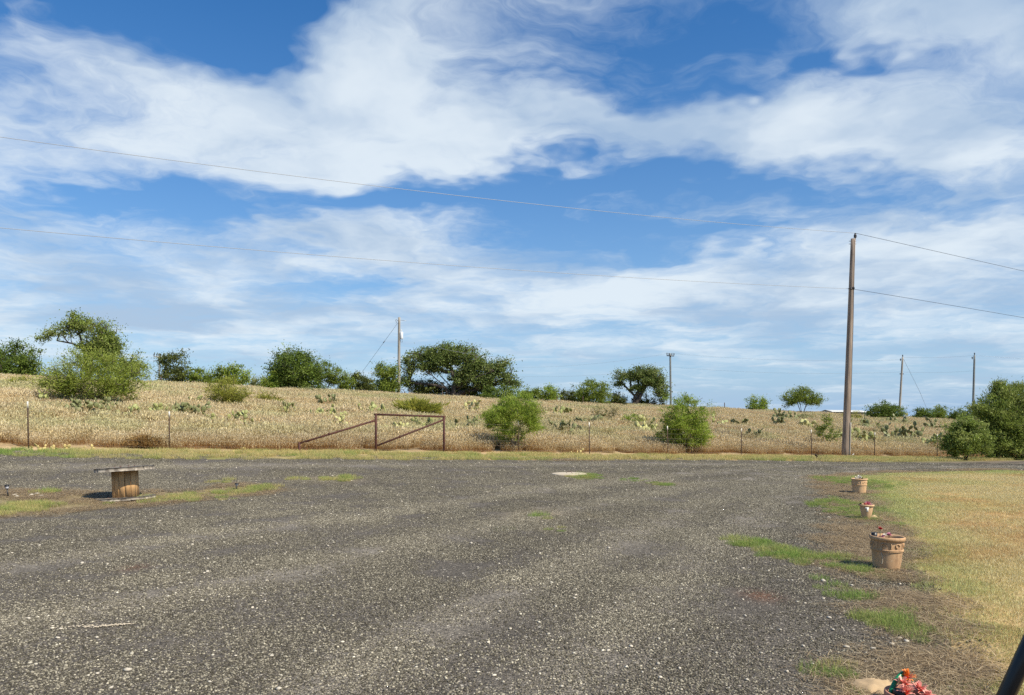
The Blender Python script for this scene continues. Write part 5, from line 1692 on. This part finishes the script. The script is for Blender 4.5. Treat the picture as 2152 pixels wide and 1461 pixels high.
# green handle and black cup in that pot
gh = b4 + Vector((-.100, -.01, 0))
m_ = MB()
tt = np.linspace(0, 1, 12)
pts = np.stack([-.005 + .125 * tt ** 1.15, .02 + .07 * tt, .005 + .115 * np.sin(tt * PI * .48)], 1)
m_.tube(pts, .011 + .002 * np.sin(tt * PI), 10, True)
tag(obj('green_handle', m_.mesh('green_handle', True), M['green_plastic'], None, gh), 'curved green plastic handle sticking out of the bottom edge pot', 'handle')
m_ = MB(); m_.lathe([(0, 0), (.032, 0), (.038, .055), (.036, .057), (.0, .05)], 16)
tag(obj('black_cup', m_.mesh('cup', True), M['black_plastic'], None, b4 + Vector((-.062, -.03, .0))), 'black plastic cup beside the coral flowers in the bottom edge pot', 'cup')

# sand mounds by the pots
def mound(label, px, py, rx, ry, h_, name='sand_mound'):
    x, y, z = hit(px, py)
    n_ = 28
    V, Q = [], []
    for i in range(n_ + 1):
        for j in range(n_ + 1):
            a, b_ = i / n_ * 2 - 1, j / n_ * 2 - 1
            X, Y = a * rx * 1.3, b_ * ry * 1.3
            hh = h_ * math.exp(-2.2 * (a * a + b_ * b_) * 1.6) * (1 + 1.1 * (float(fbm(X + px, Y, 9, 3, 3)) - .5)) + .035 * (float(fbm(X + px, Y, 40, 2, 5)) - .5) - .02
            V.append((X, Y, hh + float(zt(x + X, y + Y)) - z))
    for i in range(n_):
        for j in range(n_):
            k_ = i * (n_ + 1) + j
            Q.append((k_, k_ + n_ + 1, k_ + n_ + 2, k_ + 1))
    return tag(obj(name, mesh(name, np.array(V), np.array(Q), None, True), M['sand'], None, (x, y, z + .012)), label, 'sand mound', 'sand heaps by the pots')


mound('sandy mound behind the pot at the bottom edge', 1846, 1454, .22, .20, .085)
mound('low sandy patch at the foot of the small tapered pot', 1834, 1090, .22, .20, .05)

# ------------------------------------------------------------------ black leaning pole, bottom right
a_, b_ = at(2143, 1400, 2.5), at(2115, 1461, 2.5)
d_ = (a_ - b_).normalized()
lo = b_ + d_ * ((.0 - b_.z) / d_.z); hi = b_ + d_ * ((1.95 - b_.z) / d_.z)
bp = empty('black_pole', 'glossy black slanting metal pole in the bottom right corner', 'pole', lo)
m_ = MB(); m_.tube([Vector((0, 0, 0)), (hi - lo) * .5, hi - lo], .026, 20, True); obj('tube', m_.mesh('tube', True), M['black_metal'], bp)
m_ = MB(); m_.lathe([(0, .02), (.05, .02), (.055, .0), (.055, -.01)], 16); obj('foot', m_.mesh('foot', True), M['black_plastic'], bp)
m_ = MB(); m_.tube([Vector((0, 0, 0)), d_ * .05], .029, 20, True); obj('cap', m_.mesh('cap', True), M['black_plastic'], bp, hi - lo)

# ------------------------------------------------------------------ garden stake lights
def stake(label, px, py, hpx, lean):
    x, y, z = hit(px, py); h_ = hpx * y / F
    r_ = empty('stake_light', label, 'garden light', (x, y, z), 'small stake lights on the weedy strip', rot=(0, lean, 0))
    m_ = MB(); m_.tube([(0, 0, -.03), (0, 0, h_ * .7)], .012, 8); obj('stake', m_.mesh('stake'), M['black_plastic'], r_)
    m_ = MB(); m_.lathe([(0, h_ * .66), (.028, h_ * .66), (.032, h_ * .86), (0, h_ * .86)], 12); obj('lens', m_.mesh('lens', True), M['grey_plastic'], r_)
    m_ = MB(); m_.lathe([(.03, h_ * .85), (.045, h_ * .86), (.042, h_ * .95), (.0, h_ * 1.0)], 12); obj('cap', m_.mesh('cap', True), M['black_plastic'], r_)


stake('small black stake light at the left photo edge', 17, 1046, 28, math.radians(-6))
stake('small black stake light near the right end of the weedy strip', 497, 1032, 17, math.radians(2))

# pale round cover in the drive
cx_, cy_, cz_ = hit(1196, 998)
m_ = MB(); m_.lathe([(.48, -.05), (.50, .015), (.47, .03), (.3, .038), (0, .04)], 36)
cv = empty('concrete_cover', 'pale round concrete cover beside yellow grass in the drive', 'cover', (cx_, cy_, cz_ + .01))
obj('lid', m_.mesh('lid', True), M['concrete'], cv)
m_ = MB(); m_.tube([(-.08, 0, .035), (-.06, 0, .07), (.06, 0, .07), (.08, 0, .035)], .008, 6); obj('handle', m_.mesh('handle'), M['rust'], cv)

# pale chalky crumbs in a streak on the gravel
wx_, wy_, wz_ = hit(198, 1322)
V, Fc = [], []
rgx = np.random.default_rng(9)
for i in range(170):
    t_ = rgx.beta(2.2, 1.6)
    X = (t_ - .5) * .56; Y = .10 * t_ - .05 + .015 * math.sin(t_ * 9) + rgx.normal(0, .006 + .016 * math.sin(PI * t_))
    s_ = rgx.uniform(.003, .008)
    V.append(ICO_V * (1 + rgx.normal(0, .15, (12, 1))) * (s_ * 1.3, s_, s_ * .5) + (X, Y, .020)); Fc.append(ICO_F + 12 * i)
tag(obj('chalk_crumbs', mesh('chalk_crumbs', np.concatenate(V), np.concatenate(Fc)), M['concrete'], None, (wx_, wy_, wz_ + .004)), 'pale chalky crumbs in a streak on the gravel at lower left', kind='stuff')

# ------------------------------------------------------------------ single stones lying on the drive
sm = []
for i in range(6):
    v, f, c = one_stone(1., (1, 1, 1)); me = mesh('stone', v, f, c); me.materials.append(M['stone_white']); sm.append(me)
STONES = [(571, 1385, 9), (203, 1346, 8), (322, 1394, 8), (268, 1416, 16), (234, 1454, 10), (585, 1455, 14), (937, 1394, 8), (1278, 1374, 8), (1743, 1304, 10), (1750, 1330, 9), (1778, 1366, 12), (1875, 1362, 13), (1905, 1354, 14), (1890, 1347, 9), (1835, 1370, 12), (1688, 1364, 8),
          (436, 1178, 8), (226, 1190, 7), (436, 1205, 9), (172, 1187, 9), (1729, 1225, 12), (1790, 1235, 8), (1566, 1300, 7), (1708, 1404, 9), (1570, 1436, 8), (1280, 1155, 8), (1135, 1167, 8), (990, 1145, 8), (83, 1150, 8), (480, 1260, 7), (380, 1230, 7), (560, 1225, 8), (700, 1300, 8),
          (820, 1245, 7), (30, 1043, 10), (36, 1046, 9), (66, 1043, 11), (78, 1040, 10), (85, 1045, 9), (1820, 1400, 10), (1350, 1420, 8), (1450, 1330, 7), (60, 1305, 9), (120, 1390, 8), (440, 1440, 9), (760, 1430, 8), (1050, 1290, 7), (1180, 1450, 9), (1600, 1380, 8), (1640, 1330, 8)]
gravel_empty = gravel
for i, (px, py, s_) in enumerate(STONES):
    x, y, z = hit(px, py)
    obj('stone', sm[i % 6], None, gravel, (x, y, z + .022), (random.uniform(-.2, .2), random.uniform(-.2, .2), random.uniform(0, 6)), s_ * y / F * .5)


# ------------------------------------------------------------------ single tufts in the drive
def tuft(label, px, py, wpx, h_, cols, seed, n_=170):
    rng = np.random.default_rng(seed)
    x, y, z = hit(px, py)
    rad = wpx * y / F / 2
    v, q, c = blades(n_, 1., h_ * .5, h_, .007, .7, A(cols), rng=rng)
    v[:, 0] *= rad; v[:, 1] *= rad * 1.6
    me = mesh('tuft', v, q, c)
    return tag(obj('grass_tuft', me, M['leaf'], None, (x, y, z + .014)), label, group='grass tufts growing in the drive', kind='stuff')


GC = [(.10, .17, .03), (.14, .20, .04), (.08, .13, .025)]
tuft('dark green grass tuft alone in the middle of the drive', 1060, 1116, 50, .07, GC, 1)
tuft('faint olive tuft right of the dark green one in mid drive', 1160, 1117, 36, .04, [(.22, .20, .07), (.18, .19, .06)], 2)
tuft('tiny brown weed in the left foreground gravel', 440, 1170, 16, .05, [(.16, .10, .05), (.12, .12, .04)], 3, 60)
tuft('small olive tuft left of centre in the gravel', 585, 1156, 30, .03, [(.16, .17, .04), (.13, .13, .04)], 4, 90)
tuft('bright spiky tuft at the right end of the weedy strip', 550, 1034, 34, .16, [(.15, .22, .04), (.19, .24, .06)], 5)
tuft('dense green tuft in the gravel right of the weedy strip', 718, 1012, 30, .11, [(.15, .19, .04), (.2, .22, .06)], 6)
tuft('small green tuft in the gravel above the weedy strip', 462, 1018, 24, .08, [(.13, .16, .05), (.16, .17, .06)], 7)
tuft('dark green tuft in front of the largest pot', 1858, 1224, 24, .07, GC, 8)
tuft('yellowed grass tuft by the pale round cover', 1232, 1006, 50, .10, [(.40, .36, .10), (.32, .32, .08)], 9, 260)
